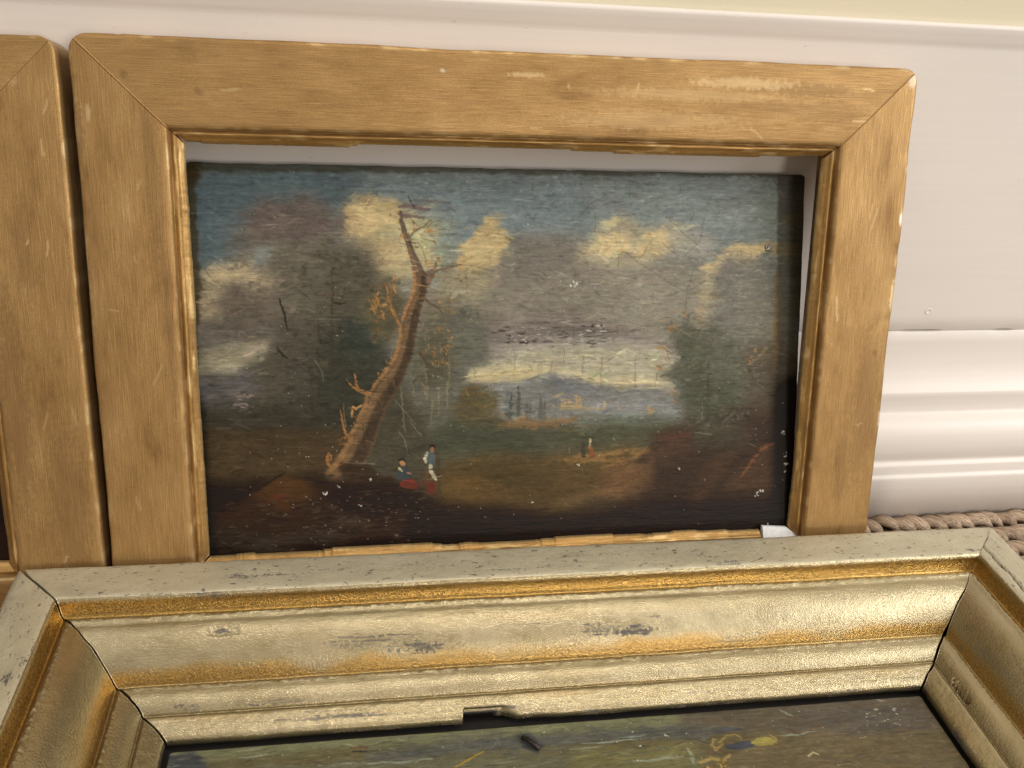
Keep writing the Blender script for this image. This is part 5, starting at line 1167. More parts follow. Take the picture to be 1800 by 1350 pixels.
FRONT_PAINTING = [
('p',[(-82.1,-120.4),(1037.5,-52.4),(916.2,209.3),(-82.8,104.4)],(96,86,63),0,0,1,0.12),
('p',[(-60.5,-22.9),(368.6,-29.9),(569.4,-20.1),(557.8,15.9),(237.8,12.7),(-24.9,12.6)],(111,109,86),6.23,4.98,1,0.12),
('p',[(558.5,-29.6),(932.5,-14.1),(949.1,72.4),(554,27.3)],(92,82,71),7.47,4.98,1,0.12),
('p',[(201.4,20.3),(299.6,11.1),(381.4,12.7),(491.7,13.7),(590.5,18.9),(584.9,34.9),(487.1,31.1),(378.2,32),(273.1,34.4),(201.3,34.6)],(85,84,84),4.98,4.98,0.8,0.12),
('p',[(-10,2.1),(24.1,1.1),(43.8,19.3),(43.4,56.3),(-6.5,51.3)],(65,66,70),3.11,4.36,1,0.12),
('p',[(38.1,18.7),(237,33),(358.9,35.3),(577.3,56.3),(537.3,169.5),(20.7,115.3)],(98,93,77),6.23,6.23,1,0.12),
('p',[(583.8,37.9),(742.4,35.4),(890.8,50.9),(856.5,203),(531.6,168.9)],(98,86,67),5.61,5.61,1,0.12),
('p',[(698.7,8.5),(815,6.3),(858.2,33.1),(847.5,50.9),(751.2,45.8),(688.2,32)],(86,78,73),4.98,4.98,0.8,0.12),
('p',[(421.3,37.6),(561.5,45),(558.6,72.8),(415.5,66)],(113,105,73),4.36,4.98,0.8,0.12),
('d',[(-20,-53.2),(596.1,3.2),(559.1,107.9),(-1,51.9)],260,[(131,132,113),(70,66,58),(105,99,83),(92,95,94),(117,105,79)],(21.18,1.12),(-0.05,0.05),0.5,41),
('d',[(568.1,-16),(927.9,16.5),(849.1,136.9),(528.9,104.9)],220,[(123,95,60),(86,68,48),(100,82,63),(113,89,56),(92,84,83)],(18.69,1.37),(-0.05,0.05),0.5,42),
('d',[(201.6,-9.5),(587.8,26.6),(576,59.9),(201.4,23.9)],90,[(69,70,77),(99,100,102),(59,59,64)],(18.69,1.12),(-0.06,0.05),0.55,43),
('s',[(201.3,32.4),(237,34.1),(273.1,34.4)],[0.62,1.25,0.5],(159,167,157),0.5,1.56,0.5),
('s',[(435.7,30),(467.7,30.8),(500.4,30)],[0.62,1.25,0.5],(159,167,157),0.5,1.56,0.5),
('s',[(676.3,3.1),(683.1,9.5),(690.4,14.3)],[0.78,1.56,0.62],(159,167,157),0.5,1.56,0.5),
('s',[(664,40),(685.4,39.7),(707.7,37.8)],[0.78,1.56,0.62],(159,167,157),0.5,1.56,0.5),
('s',[(421.6,36.2),(440.6,36.5),(460.1,35.3)],[0.47,0.93,0.37],(159,167,157),0.5,1.56,0.5),
('s',[(486.5,57.1),(515.2,57.7),(544.5,56.9)],[0.78,1.56,0.62],(159,167,157),0.5,1.56,0.5),
('s',[(474.9,27.6),(494.8,26.4),(515.3,23.7)],[0.47,0.93,0.37],(159,167,157),0.5,1.56,0.5),
('s',[(803.3,1),(808,3.1),(813.6,3.6)],[0.47,0.93,0.37],(159,167,157),0.5,1.56,0.5),
('s',[(553.7,48.8),(554,59.6),(554.8,68.8)],[1.25,2.49,1],(159,167,157),0.5,1.56,0.5),
('s',[(71.7,12.8),(86.1,12.8),(100.6,11.3)],[0.62,1.25,0.5],(159,167,157),0.5,1.56,0.5),
('s',[(154.2,30),(177.7,31.2),(201.3,31)],[0.62,1.25,0.5],(159,167,157),0.5,1.56,0.5),
('b',2500,9,1.3,0.09,503),
('s',[(585.6,36.5),(581.2,45.3),(584.2,51.7),(593.8,43.5)],[0.93,1.56,1.56,0.93],(147,124,79),0.5,1.25,0.85),
('s',[(590.2,42.4),(602.2,33.4),(612.6,32.8),(618.6,38.1)],[1.25,1.25,1.25,0.93],(147,124,79),0.5,1.25,0.85),
('s',[(652.5,38.2),(657.2,43.3),(654.7,49.2)],[0.93,1.25,0.93],(147,124,79),0.5,0.93,0.8),
('s',[(562.2,65.9),(575.5,61.3),(587.1,65.4),(597.4,59)],[1.87,2.18,1.87,0.93],(147,124,79),0.62,1.87,0.8),
('s',[(684.5,70.3),(692.3,65),(697.4,68.5)],[0.78,0.93,0.78],(191,171,134),0.5,0.62,0.8),
('s',[(296.3,45.9),(315.6,36.3),(328.6,30.2)],[0.78,0.93,0.62],(161,130,48),0.5,0.93,0.8),
('d',[(564.4,55.8),(602.5,59.4),(596,76.5),(558.6,72.8)],18,[(187,156,92),(151,121,63),(121,93,54)],(4.36,1.87),(0,2),0.8,44),
('p',[(594,46.6),(615.3,43.2),(626,43.4),(629.5,51.5),(611.1,54.3),(595.6,51.3)],(69,69,76),0.93,1.25,1,0.12),
('p',[(626.1,46.5),(636.6,40.6),(650,41),(657.2,46.4),(649.5,51.8),(634.7,51.9)],(137,124,73),0.93,1.25,1,0.12),
('p',[(185.8,10),(206.3,11.9),(206.2,14.9),(185.8,12.9)],(98,70,60),0.93,1.87,0.7,0.12),
('p',[(188.2,15.4),(205,17),(205,19.1),(188.2,17.5)],(44,39,40),0.75,1.25,0.6,0.12),
('p',[(588.6,24.3),(623.2,22.7),(621.4,27.3),(593.5,29.5)],(74,76,84),1.25,1.87,0.8,0.12),
('p',[(365.7,11.2),(381.9,9.7),(394.7,27.6),(386.5,38.7),(372,31.4)],(61,62,67),2.49,1.87,0.7,0.12),
('d',[(776,11.3),(838.4,17),(824.8,40.7),(763.7,35)],40,[(207,198,182),(151,146,144),(62,61,69)],(2.49,1.12),(0,0.4),0.8,45),
('d',[(1.2,1.1),(859.5,6),(836.5,135.6),(10.1,53)],130,[(207,194,173),(60,52,42),(191,171,125),(155,158,156)],(1.37,0.81),(0,2),0.8,46),
('d',[(485.2,13.1),(504.6,14.9),(500.4,30),(481.3,28.2)],6,[(201,194,163),(61,60,61)],(3.11,1.56),(0,1),0.8,47),
('d',[(533.4,25.4),(538.5,25.9),(537.1,30.4),(532,29.9)],5,[(47,48,54),(194,195,192)],(2.49,1.56),(0,2),0.85,1172),
('d',[(499.6,37.6),(504.7,38.1),(503.4,42.5),(498.4,42)],5,[(47,48,54),(194,195,192)],(2.49,1.56),(0,2),0.85,1126),
('d',[(395.3,10.1),(400.4,10.6),(399.5,15.2),(394.5,14.7)],5,[(47,48,54),(194,195,192)],(2.49,1.56),(0,2),0.85,955),
('d',[(472,28.9),(477.1,29.4),(476,33.8),(470.9,33.3)],5,[(47,48,54),(194,195,192)],(2.49,1.56),(0,2),0.85,1080)]

def box_blur(a, r):
    r = int(round(r))
    if r < 1:
        return a
    for ax in (0, 1):
        p = np.pad(a, [(r + 1, r) if i == ax else (0, 0) for i in range(2)], mode='edge')
        c = np.cumsum(p, axis=ax)
        n = a.shape[ax]
        hi = np.take(c, np.arange(2 * r + 1, 2 * r + 1 + n), axis=ax)
        lo = np.take(c, np.arange(0, n), axis=ax)
        a = (hi - lo) / (2 * r + 1)
    return a

def paint(ops, w, h, seed):
    """lay the listed brush strokes on a canvas; returns display-referred colours 0..1 and a paint thickness"""
    C = np.zeros((h, w, 3), dtype=np.float64)
    thick = np.zeros((h, w))
    gx, gy = np.meshgrid(np.arange(w, dtype=float), np.arange(h, dtype=float))
    wx = fbm(gx / 22, gy / 16, seed, 4) * 1.1 + 0.7 * fbm(gx / 7, gy / 2.4, seed + 40, 2)
    wy = fbm(gx / 22 + 50, gy / 16 + 9, seed + 5, 4) * 1.1 + 0.6 * fbm(gx / 6, gy / 3.0, seed + 44, 2)
    hx = fbm(gx / 40, gy / 3.0, seed + 9, 3)
    st = fbm(gx / 26, gy / 2.2, seed + 13, 3)
    for oi, op in enumerate(ops):
        if op[0] == 'p':
            _, pts, col, soft, warp, al, streak = op
            xs = [p[0] for p in pts]
            ys = [p[1] for p in pts]
            m = warp * 2 + soft * 2 + 3
            x0, x1 = max(0, int(min(xs) - m)), min(w, int(max(xs) + m) + 1)
            y0, y1 = max(0, int(min(ys) - m)), min(h, int(max(ys) + m) + 1)
            if x1 <= x0 or y1 <= y0:
                continue
            sl = (slice(y0, y1), slice(x0, x1))
            px = gx[sl] + warp * (wx[sl] + 0.9 * hx[sl])
            py = gy[sl] + warp * 0.8 * wy[sl]
            ins = np.zeros(px.shape, dtype=bool)
            for (ax, ay), (bx, by) in zip(pts, pts[1:] + pts[:1]):
                if ay == by:
                    continue
                cond = ((ay > py) != (by > py)) & (px < (bx - ax) * (py - ay) / (by - ay) + ax)
                ins ^= cond
            a = box_blur(box_blur(ins.astype(float), soft * (0.9 if soft > 4 else 0.5)), soft * (0.6 if soft > 4 else 0.35)) * al
            jit = 1 + streak * st[sl] + 0.05 * hx[sl]
        elif op[0] == 's':
            _, pts, rad, col, soft, warp, al = op
            m = max(rad) + soft * 2 + warp * 2 + 3
            xs = [p[0] for p in pts]
            ys = [p[1] for p in pts]
            x0, x1 = max(0, int(min(xs) - m)), min(w, int(max(xs) + m) + 1)
            y0, y1 = max(0, int(min(ys) - m)), min(h, int(max(ys) + m) + 1)
            if x1 <= x0 or y1 <= y0:
                continue
            sl = (slice(y0, y1), slice(x0, x1))
            px = gx[sl] + warp * (wx[sl] + hx[sl])
            py = gy[sl] + warp * wy[sl]
            best = np.full(px.shape, 1e9)
            for i in range(len(pts) - 1):
                (ax, ay), (bx, by) = pts[i], pts[i + 1]
                dx, dy = bx - ax, by - ay
                s = np.clip(((px - ax) * dx + (py - ay) * dy) / (dx * dx + dy * dy + 1e-9), 0, 1)
                d = np.hypot(px - ax - s * dx, py - ay - s * dy) - (rad[i] * (1 - s) + rad[i + 1] * s)
                best = np.minimum(best, d)
            e = max(0.6, soft)
            a = (1 - sstep(-e * 0.6, e * 0.8, best)) * al
            jit = 1 + 0.16 * st[sl] + 0.08 * hx[sl]
        elif op[0] == 'b':
            _, n, ra0, rb0, jit0, sd = op
            rg = np.random.default_rng(sd)
            src = C.copy()
            for _k in range(n):
                cxp, cyp = rg.uniform(0, w - 1), rg.uniform(0, h - 1)
                a_ = rg.normal() * 0.35
                ra, rb = ra0 * rg.uniform(0.5, 1.5), rb0 * rg.uniform(0.6, 1.4)
                m = ra * 1.3 + 2
                x0, x1 = max(0, int(cxp - m)), min(w, int(cxp + m) + 1)
                y0, y1 = max(0, int(cyp - m)), min(h, int(cyp + m) + 1)
                sl = (slice(y0, y1), slice(x0, x1))
                dx, dy = gx[sl] - cxp, gy[sl] - cyp
                d = np.hypot((dx * math.cos(a_) + dy * math.sin(a_)) / ra, (dy * math.cos(a_) - dx * math.sin(a_)) / rb) + 0.4 * hx[sl]
                a = ((1 - sstep(0.5, 1.1, d)) * 0.7)[..., None]
                ox, oy = int(np.clip(cxp + rg.normal() * ra0 * 0.5, 0, w - 1)), int(np.clip(cyp + rg.normal() * ra0 * 0.3, 0, h - 1))
                cc = src[oy, ox] * (1 + jit0 * rg.normal()) * (1 + 0.02 * rg.normal(size=3))
                C[sl] = C[sl] * (1 - a) + cc * a
                thick[sl] += a[..., 0] * 0.12
            continue
        else:
            _, pts, n, cols, size, ang, al, sd = op
            rg = np.random.default_rng(sd + 100)
            xs = np.array([p[0] for p in pts])
            ys = np.array([p[1] for p in pts])
            cnt = tries = 0
            while cnt < n and tries < n * 12:
                tries += 1
                cxp = rg.uniform(xs.min(), xs.max())
                cyp = rg.uniform(ys.min(), ys.max())
                ins = False
                for (ax, ay), (bx, by) in zip(pts, pts[1:] + pts[:1]):
                    if (ay > cyp) != (by > cyp) and cxp < (bx - ax) * (cyp - ay) / (by - ay) + ax:
                        ins = not ins
                if not ins:
                    continue
                cnt += 1
                a_ = ang[0] + rg.normal() * ang[1]
                ra = max(0.6, size[0] * rg.uniform(0.5, 1.3) / 1.6)
                rb = max(0.5, size[1] * rg.uniform(0.6, 1.3) / 1.6)
                m = max(ra, rb) * 1.5 + 2
                x0, x1 = max(0, int(cxp - m)), min(w, int(cxp + m) + 1)
                y0, y1 = max(0, int(cyp - m)), min(h, int(cyp + m) + 1)
                if x1 <= x0 or y1 <= y0:
                    continue
                sl = (slice(y0, y1), slice(x0, x1))
                dx, dy = gx[sl] - cxp, gy[sl] - cyp
                u = dx * math.cos(a_) + dy * math.sin(a_)
                v = -dx * math.sin(a_) + dy * math.cos(a_)
                d = np.hypot(u / ra, v / rb) + 0.35 * hx[sl] + 0.25 * wx[sl]
                a = ((1 - sstep(0.55, 1.15, d)) * al)[..., None]
                cc = np.array(cols[rg.integers(0, len(cols))]) / 255.0 * rg.uniform(0.92, 1.08)
                C[sl] = C[sl] * (1 - a) + cc * a
                thick[sl] += a[..., 0] * 0.25
            continue
        a3 = a[..., None]
        C[sl] = C[sl] * (1 - a3) + (np.array(col) / 255.0) * jit[..., None] * a3
        thick[sl] = thick[sl] * (1 - a * 0.5) + a * 0.3 * (1 + hx[sl])
    g = 1 + 0.05 * fbm(gx / 14, gy / 1.8, seed + 21, 2) + 0.07 * fbm(gx / 5, gy / 4, seed + 22, 3) + 0.06 * fbm(gx / 40, gy / 24, seed + 23, 3) + 0.05 * (np.random.default_rng(seed).random((h, w)) - 0.5)
    return np.clip(C * g[..., None], 0, 1), thick + 0.3 * st

def srgb_lin(c):
    return np.where(c <= 0.04045, c / 12.92, ((c + 0.055) / 1.055) ** 2.4)

def paint_panel(name, w_m, h_m, colors, thick, thickness, key, place, edge_seed=0):
    """panel with its painted face in the grid, sawn edges and a back"""
    h, w = thick.shape
    xs = np.linspace(-w_m / 2, w_m / 2, w)
    ys = np.linspace(h_m, 0, h)
    X, Y = np.meshgrid(xs, ys)
    # slightly worn, uneven sawn edges
    top = np.exp(-(h_m - Y) / 0.004)
    Y = Y + top * (0.0004 * fbm(X * 60, X * 0, edge_seed, 4) - 0.0005 * np.clip(fbm(X * 160, X * 0, edge_seed + 3, 3) - 0.3, 0, 1))
    rt = np.exp(-(w_m / 2 - X) / 0.004)
    X = X + rt * 0.0004 * fbm(Y * 60, Y * 0 + 4, edge_seed + 7, 4)
    cr = 0.0022
    dx = np.maximum(np.abs(X) - (w_m / 2 - cr), 0)
    dy = np.maximum(Y - (h_m - cr), 0)
    dd = np.hypot(dx, dy)
    m = (dd > cr) & (dx > 0) & (dy > 0)
    s = np.where(m, cr / np.maximum(dd, 1e-9), 1)
    X = np.where(m, np.sign(X) * (w_m / 2 - cr + dx * s), X)
    Y = np.where(m, h_m - cr + dy * s, Y)
    Z = 0.00014 * (thick - thick.mean())
    F = place(X, Y, Z).reshape(-1, 3)
    idx = np.arange(h * w).reshape(h, w)
    q = np.stack([idx[:-1, :-1], idx[1:, :-1], idx[1:, 1:], idx[:-1, 1:]], axis=-1).reshape(-1, 4)
    ring = np.concatenate([idx[0, :-1], idx[:-1, -1], idx[-1, :0:-1], idx[:0:-1, 0]])
    B = place(X.ravel()[ring], Y.ravel()[ring], np.full(len(ring), -thickness))
    nb = len(F)
    j = np.arange(len(ring))
    j2 = (j + 1) % len(ring)
    qs = np.stack([ring[j], ring[j2], nb + j2, nb + j], axis=-1)
    c0, c1, c2, c3 = 0, w - 1, w - 1 + h - 1, 2 * (w - 1) + h - 1
    back = [[nb + c0, nb + c1, nb + c2, nb + c3]]
    o = quad_mesh(name, np.vstack([F, B]), np.vstack([q, qs]), PAINT, None, back)
    lin = np.clip(srgb_lin(colors) / np.array(key) * 1.04 - 0.010, np.array([0.006, 0.004, 0.003]), 0.9)
    allc = np.vstack([lin.reshape(-1, 3), np.tile([0.02, 0.014, 0.01], (len(ring), 1))])
    col_attr(o, 'paint', allc)
    return o

# main landscape, loose in its frame: foot in the rebate, head fallen back against the skirting
PW, PH = 0.308, 0.19105
LEAN = THETA + math.atan2(0.020, 0.190)
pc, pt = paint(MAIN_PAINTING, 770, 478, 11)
def place_std(X, Y, Z):
    return np.stack([X, -Z, Y], axis=-1)
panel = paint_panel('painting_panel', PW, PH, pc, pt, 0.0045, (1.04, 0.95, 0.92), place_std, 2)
v0, w0 = 0.038, -0.009
panel.location = (-0.0005, v0 * math.sin(THETA) - w0 * math.cos(THETA), v0 * math.cos(THETA) + w0 * math.sin(THETA))
panel.rotation_euler = (-LEAN, 0, 0)
tag(panel, 'old oil landscape with a leaning tree, clouds and small figures on wood panel', 'painting')

def disc(name, rad, hgt, mat, parent, loc, seg=14, dent=0.4):
    v, f = [], []
    for k, (r, z) in enumerate(((rad, 0), (rad * 0.9, hgt), (rad * 0.45, hgt), (rad * 0.3, hgt * dent))):
        for i in range(seg):
            a = 2 * math.pi * i / seg
            v.append((r * math.cos(a), -z, r * math.sin(a)))
    for k in range(3):
        for i in range(seg):
            f.append((k * seg + i, k * seg + (i + 1) % seg, (k + 1) * seg + (i + 1) % seg, (k + 1) * seg + i))
    f.append([3 * seg + i for i in range(seg)])
    o = raw_mesh(name, v, f, mat, parent)
    o.location = loc
    return o
tack = disc('tack_head', 0.0019, 0.0007, STEEL, panel, (0.1348, 0.0, 0.1538))
tack['label'] = 'small round metal tack in the cloud at upper right'

# panel of the frame at the left: only its dark lower corner shows
gx, gy = np.meshgrid(np.arange(160.0), np.arange(100.0))
lc = np.stack([0.16 + 0.05 * fbm(gx / 14, gy / 4, 71, 4), 0.11 + 0.035 * fbm(gx / 14, gy / 4, 71, 4), 0.08 + 0.03 * fbm(gx / 14, gy / 4, 72, 4)], axis=-1)
lc += (sstep(70, 20, gy) * 0.22)[..., None] * np.array([0.8, 0.95, 1.0])
lpanel = paint_panel('painting_panel', 0.308, 0.192, lc, 0.5 + fbm(gx / 20, gy / 2, 73, 3), 0.0045, (1.04, 0.95, 0.92), place_std, 5)
lpanel.location = (-0.3900, v0 * math.sin(THETA) - w0 * math.cos(THETA), v0 * math.cos(THETA) + w0 * math.sin(THETA))
lpanel.rotation_euler = (-THETA, 0, 0)
tag(lpanel, 'dark painted panel whose lower corner shows in the left frame', 'painting')

# ------------------------------------------------------------------ the gilded frame lying in front
GW, GH, GT = 0.4942, 0.400, 0.0449
GPROF = [(0, -0.030), (0, -0.0034), (0.0003, -0.0014), (0.0012, -0.0004), (0.003, 0), (0.011, -0.0004), (0.0190, -0.0010), (0.0208, -0.0016), (0.0217, -0.0030), (0.0221, -0.0056), (0.0236, -0.0094), (0.0246, -0.0104), (0.0256, -0.0098), (0.0266, -0.0084), (0.0279, -0.0079), (0.0292, -0.0085), (0.0304, -0.0092), (0.0325, -0.0096), (0.036, -0.0112), (0.040, -0.0143), (0.044, -0.0185), (0.047, -0.0230), (0.0489, -0.0275), (0.0497, -0.0287), (0.0505, -0.0281), (0.0512, -0.0270), (0.0522, -0.0266), (0.0535, -0.0271), (0.0560, -0.0277), (0.0585, -0.0291), (0.0605, -0.0309), (0.0618, -0.0327)]
GSLIP = [(0.0616, -0.0332), (0.0624, -0.0336), (0.0632, -0.0326), (0.0642, -0.0322), (0.0672, -0.0336), (0.0702, -0.0351), (0.0716, -0.0360), (0.0724, -0.0372), (0.0726, -0.0386), (0.0726, -0.0398)]
GP = resample(GPROF, 0.00052, 2)
GS = resample(GSLIP, 0.00036, 2)
GX, GY, GYAW = 0.0123, -0.1936, R(-0.614)
gilt = empty('gilded_frame', (GX, GY, 0.0), (0, 0, GYAW))
tag(gilt, 'gilded moulded frame with cracked corners lying flat in front', 'picture frame')

def gplace(X, Y, Wd):
    return np.stack([X, Y, GT + Wd], axis=-1)

scuffs = {
    'top': [(-0.148, 0.0126, 0.012, 0.0022, 0.9), (-0.130, 0.0124, 0.018, 0.0020, 0.7), (-0.112, 0.0094, 0.012, 0.003, 0.55), (-0.182, 0.0208, 0.012, 0.0012, 0.7), (-0.160, 0.0212, 0.018, 0.0014, 0.75), (-0.1535, 0.0362, 0.0075, 0.0022, 0.8), (-0.0885, 0.0420, 0.040, 0.0035, 0.6), (-0.066, 0.0446, 0.020, 0.0025, 0.85),
            (0.0177, 0.0424, 0.016, 0.0030, 0.75), (0.0344, 0.0436, 0.018, 0.0024, 0.95), (0.0475, 0.0392, 0.006, 0.0016, 0.8), (-0.0228, 0.0395, 0.03, 0.0012, 0.4), (0.09, 0.0195, 0.012, 0.0035, 0.75), (0.075, 0.0105, 0.010, 0.006, 0.6), (0.104, 0.011, 0.006, 0.005, 0.6), (0.02, 0.008, 0.05, 0.005, 0.45), (-0.06, 0.010, 0.04, 0.006, 0.5), (-0.02, 0.017, 0.04, 0.004, 0.5),
            (-0.166, 0.0606, 0.010, 0.0016, 0.85), (-0.130, 0.0606, 0.03, 0.0012, 0.7), (0.10, 0.047, 0.04, 0.002, 0.5), (-0.196, 0.034, 0.01, 0.005, 0.4), (-0.20, 0.004, 0.006, 0.003, 0.6)],
    'right': [(-0.128, 0.045, 0.012, 0.006, 0.55), (-0.115, 0.042, 0.02, 0.010, 0.5), (-0.19, 0.003, 0.010, 0.003, 0.6), (-0.14, 0.0485, 0.004, 0.001, 0.8)],
    'left': [(0.134, 0.0160, 0.006, 0.0028, 0.95), (0.142, 0.0195, 0.008, 0.0018, 0.9), (0.150, 0.0208, 0.006, 0.0012, 0.8), (0.172, 0.004, 0.004, 0.002, 0.7)],
    'bottom': []}
dark_lines = {
    'top': [],
    'right': [([(-0.1952, 0.0060), (-0.1900, 0.0100), (-0.1850, 0.0155), (-0.175, 0.0156), (-0.1600, 0.0150), (-0.1500, 0.0158), (-0.120, 0.0160)], 0.00055)],
    'left': [], 'bottom': []}
gilt_rails = {}
for si, side in enumerate(('top', 'right', 'left', 'bottom')):
    sd = 60 + si * 7
    length = GW if side in ('top', 'bottom') else GH
    if side == 'top':
        smp = np.linspace(0, 1, 900)
    elif side == 'bottom':
        smp = np.linspace(0, 1, 160)
    elif side == 'right':     # runs from the top corner downwards
        smp = np.concatenate([np.linspace(0, 0.5, 420), np.linspace(0.5, 1, 60)[1:]])
    else:                     # runs from the bottom corner upwards
        smp = np.concatenate([np.linspace(0, 0.5, 60), np.linspace(0.5, 1, 420)[1:]])
    topend = {'top': (0, 1), 'right': (0,), 'left': (1,), 'bottom': ()}[side]
    def gap(t, end, sd=sd, side=side):
        jag = 0.00045 * fbm(t * 300, t * 0 + end * 3.3, 77, 3)
        left_corner = (side == 'top' and end == 0) or (side == 'left' and end == 1)
        right_corner = (side == 'top' and end == 1) or (side == 'right' and end == 0)
        g = 0.00018 + 0 * t
        if left_corner:
            g = 0.00055 + 0.00080 * np.exp(-t / 0.007) + 0.00030 * np.clip(fbm(t * 220, t * 0, 81, 3) + 0.1, 0, 1)
        if right_corner:
            g = 0.00004 + 0.0004 * sstep(0.030, 0.040, t) + 0.0010 * np.exp(-((t - 0.0495) / 0.0016) ** 2) + 0.00025 * sstep(0.05, 0.06, t)
        # the crack wanders: what one side gains the other gives up
        wander = 0.0011 * fbm(t * 140, t * 0 + (1 if left_corner else 5), 91, 3) * (1 if left_corner or right_corner else 0)
        return g + (wander if side == 'top' else -wander)
    def disp(A, T, Wd, sd=sd, side=side):
        edge = np.exp(-T / 0.003)
        dt = edge * (0.0006 * fbm(A * 30, A * 0 + 1.1, sd, 4)) + 0.0004 * fbm(A * 22, T * 30, sd + 1, 3) * sstep(0.004, 0.02, T)
        dw = 0.00022 * fbm(A * 60, T * 120, sd + 2, 3) + 0.00007 * fbm(A * 420, T * 420, sd + 3, 3)
        bead = np.exp(-((T - 0.0275) / 0.0016) ** 2) + np.exp(-((T - 0.0518) / 0.0012) ** 2) + 0.5 * np.exp(-((T - 0.0208) / 0.001) ** 2)
        dw = dw + bead * 0.00050 * fbm(A * 640, T * 900, sd + 4, 3)
        flat = 1 - sstep(0.018, 0.020, T)
        dw = dw + flat * 0.00020 * fbm(A * 160, T * 160, sd + 5, 4)
        for pts, wd in dark_lines[side]:
            dw = dw - 0.0010 * line_mask(A, T, pts, wd * 1.6, sd)
        for (a, t, ra, rt, amt) in scuffs[side][5:6] if side == 'top' else []:
            dw = dw - 0.0006 * blob(A, T, a, t, ra, rt, sd + 40)
        if side == 'right':     # torn splinter beside the inner bead
            dw = dw - 0.0045 * blob(A, T, -0.1165, 0.0606, 0.0075, 0.0011, 3, 0.25)
        return dt, dw
    def wear(A, T, sd=sd, side=side):
        d = np.zeros(A.shape + (3,))
        k = 0.0
        for i, (a, t, ra, rt, amt) in enumerate(scuffs[side]):
            d[..., 0] = np.maximum(d[..., 0], amt * blob(A, T, a, t, ra, rt, sd + i * 3, 0.8))
        d[..., 0] = np.maximum(d[..., 0], 0.42 * sstep(0.25, 0.75, fbm(A * 45, T * 160, sd + 9, 4)))
        d[..., 0] = np.maximum(d[..., 0], 0.62 * np.exp(-((T - 0.0497) / 0.0005) ** 2) * sstep(-0.2, 0.4, fbm(A * 90, T * 0, sd + 12, 3)))
        d[..., 0] = np.maximum(d[..., 0], 0.45 * np.exp(-((T - 0.0275) / 0.0012) ** 2))
        am = sstep(0.0214, 0.0220, T) * (1 - sstep(0.0246, 0.0262, T))
        am = np.maximum(am, 0.85 * sstep(0.0452, 0.0484, T + 0.0022 * fbm(A * 45, T * 100, sd + 14, 3)) * (1 - sstep(0.0494, 0.0500, T)))  # amber bounce light painted along the foot of the ovolo
        am = np.maximum(am, 0.10 * sstep(0.2, 0.8, fbm(A * 18, T * 120, sd + 15, 3)))
        d[..., 1] = am
        for pts, wd in dark_lines[side]:
            d[..., 2] = np.maximum(d[..., 2], line_mask(A, T, pts, wd, sd))
        if side == 'right':
            d[..., 2] = np.maximum(d[..., 2], blob(A, T, -0.1155, 0.0608, 0.0062, 0.0009, 3, 0.3))
        return np.clip(d, 0, 1)
    nm = 'rail' if side in ('top', 'bottom') else 'stile'
    o = moulding(nm, side, GW, GH, GP, [(0.0616, -0.0395), (0.0560, -0.0400), (0.0560, -GT + 0.0005), (0.0008, -GT + 0.0005)], smp, GILT, gilt, gplace, gap, disp, wear, 0.0034 if side != 'right' else 0.006, None, sd)
    gilt_rails[side] = o
    def sdisp(A, T, Wd, sd=sd, side=side):
        near = sstep(0.0676, 0.0722, T)
        c = 0.00025 * fbm(A * 70, A * 0 + 2, sd, 4) + 0.0004 * np.clip(fbm(A * 130, A * 0 + 6, sd + 2, 3) - 0.5, 0, 1)
        if side == 'top':
            j = 0.0004 * fbm(A * 500, A * 0, 5, 2)
            c = c + 0.0034 * (sstep(-0.0486, -0.0478, A + j) * (1 - sstep(-0.0335, -0.0225, A + j)))
            c = c + 0.0007 * (sstep(-0.0325, -0.0305, A + j) * (1 - sstep(-0.016, -0.002, A + j)))
        dw = 0.00014 * fbm(A * 500, T * 700, sd + 3, 3) + 0.0002 * fbm(A * 80, T * 120, sd + 6, 3)
        return -c * near, dw
    def slip_wear_shade(A, T, sd=sd, side=side):
        d = np.zeros(A.shape + (3,))
        d[..., 0] = 0.50 * sstep(-0.1, 0.6, fbm(A * 30, T * 420, sd + 9, 4)) + 0.55 * sstep(0.0712, 0.0726, T) * sstep(-0.3, 0.4, fbm(A * 60, T * 0, sd + 8, 3))
        d[..., 0] = np.maximum(d[..., 0], 0.5 * np.exp(-((T - 0.0626) / 0.0005) ** 2))
        if side == 'top':
            d[..., 0] = np.maximum(d[..., 0], 0.85 * blob(A, T, -0.028, 0.0700, 0.012, 0.0016, 8, 0.7))
            d[..., 0] = np.maximum(d[..., 0], 0.8 * blob(A, T, -0.102, 0.0685, 0.040, 0.0018, 9, 0.7))
        d[..., 1] = 0.3 * sstep(0.2, 0.8, fbm(A * 25, T * 200, sd + 15, 3))
        if side == 'top':
            jj = 0.0010 * fbm(A * 400, T * 300, 6, 3)
            d[..., 2] = sstep(-0.0488, -0.0480, A + jj) * (1 - sstep(-0.0345, -0.0290, A + jj)) * sstep(0.0716, 0.0722, T)  # inner face of the chip blackened to stand in for shade
        return np.clip(d, 0, 1)
    n2 = 1000 if side == 'top' else len(smp)
    moulding('slip', side, GW, GH, GS, [(0.0720, -0.0402), (0.0612, -0.0402)], np.linspace(0, 1, n2) if side == 'top' else smp, GILT, o, gplace, gap, sdisp, slip_wear_shade, 0.0001, None, sd + 3, True)

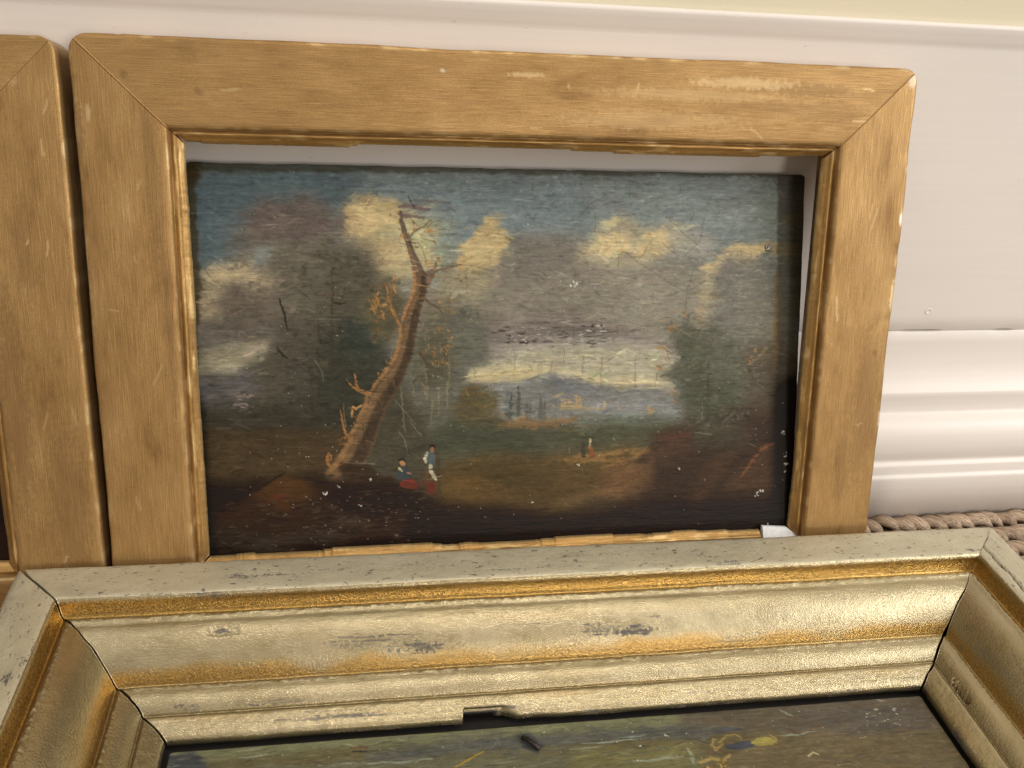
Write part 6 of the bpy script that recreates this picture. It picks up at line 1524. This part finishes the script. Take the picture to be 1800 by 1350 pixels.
# near-black sheet added under the rebate gap, standing in for its shade
bw, bh = GW / 2 - 0.0555, GH / 2 - 0.0555
bb = raw_mesh('gap_shade_board', [(-bw, -bh, 0.0008), (bw, -bh, 0.0008), (bw, bh, 0.0008), (-bw, bh, 0.0008), (-bw, -bh, 0.0002), (bw, -bh, 0.0002), (bw, bh, 0.0002), (-bw, bh, 0.0002)],
              [(0, 1, 2, 3), (7, 6, 5, 4), (0, 4, 5, 1), (1, 5, 6, 2), (2, 6, 7, 3), (3, 7, 4, 0)], GAP_SHADE, gilt, False)

# painting inside the gilded frame
QW, QH = 0.3444, 0.249
wq, hq = 861, 230                                   # canvas of the upper 92 mm, then a plainer rest
qc, qt = paint(FRONT_PAINTING, wq, hq, 31)
hrest = 60
gx, gy = np.meshgrid(np.arange(float(wq)), np.linspace(hq, QH * 2500, hrest))
rest = np.stack([0.40 + 0.07 * fbm(gx / 60, gy / 9, 33, 4), 0.33 + 0.06 * fbm(gx / 60, gy / 9, 33, 4), 0.21 + 0.06 * fbm(gx / 70, gy / 8, 34, 4)], axis=-1)
allc = np.vstack([qc, rest[1:]])
allt = np.vstack([qt, 0.5 + fbm(gx / 40, gy / 3, 35, 3)[1:]])
hh = allc.shape[0]
ypos = np.concatenate([QH - np.arange(hq) / 2500.0, np.linspace(QH - (hq - 1) / 2500.0, 0, hrest)[1:]])
def place_flat(X, Y, Z):
    # rows are spaced as the canvas is: dense where the picture was worked up, coarse below
    lin_rows = np.linspace(QH, 0, hh)
    Y2 = np.interp(-Y, -lin_rows, ypos) if False else np.interp(np.asarray(Y), lin_rows[::-1], ypos[::-1])
    return np.stack([X, Y2, Z], axis=-1)
fpanel = paint_panel('painting_panel', QW, QH, allc, allt, 0.0030, (0.98, 0.90, 0.92), place_flat, 9)
cy_, sy_ = math.cos(GYAW), math.sin(GYAW)
lx_, ly_ = 0.00005, GH / 2 - 0.0755 - QH
fpanel.location = (GX + lx_ * cy_ - ly_ * sy_, GY + lx_ * sy_ + ly_ * cy_, 0.0044)
fpanel.rotation_euler = (0, 0, GYAW)
tag(fpanel, 'streaky old painted panel with a bent nail inside the gilded frame', 'painting')

def tube(name, pts, rad, mat, parent, seg=10):
    pts = [np.array(p, float) for p in pts]
    v, f = [], []
    for i, p in enumerate(pts):
        d = pts[min(i + 1, len(pts) - 1)] - pts[max(i - 1, 0)]
        d = d / np.linalg.norm(d)
        up = np.array([0, 0, 1.0]) if abs(d[2]) < 0.9 else np.array([1.0, 0, 0])
        s = np.cross(d, up)
        s /= np.linalg.norm(s)
        u = np.cross(s, d)
        for k in range(seg):
            a = 2 * math.pi * k / seg
            v.append(tuple(p + rad[i] * (math.cos(a) * s + math.sin(a) * u)))
    for i in range(len(pts) - 1):
        for k in range(seg):
            f.append((i * seg + k, i * seg + (k + 1) % seg, (i + 1) * seg + (k + 1) % seg, (i + 1) * seg + k))
    f.append([k for k in range(seg)][::-1])
    f.append([(len(pts) - 1) * seg + k for k in range(seg)])
    return raw_mesh(name, v, f, mat, parent)
nx0, ny0 = -0.0228, QH - (0.0826 - 0.0755)
nl = tube('bent_nail', [(nx0 + 0.0004, ny0 + 0.0006, -0.001), (nx0, ny0, 0.0010), (nx0 + 0.0012, ny0 - 0.0014, 0.0020), (nx0 + 0.0036, ny0 - 0.0042, 0.0022), (nx0 + 0.0056, ny0 - 0.0066, 0.0018), (nx0 + 0.0060, ny0 - 0.0071, 0.0016)],
          [0.0009, 0.0010, 0.0011, 0.0011, 0.0012, 0.0008], IRON, fpanel)
nl['label'] = 'dark bent nail hammered flat near the top of the panel'
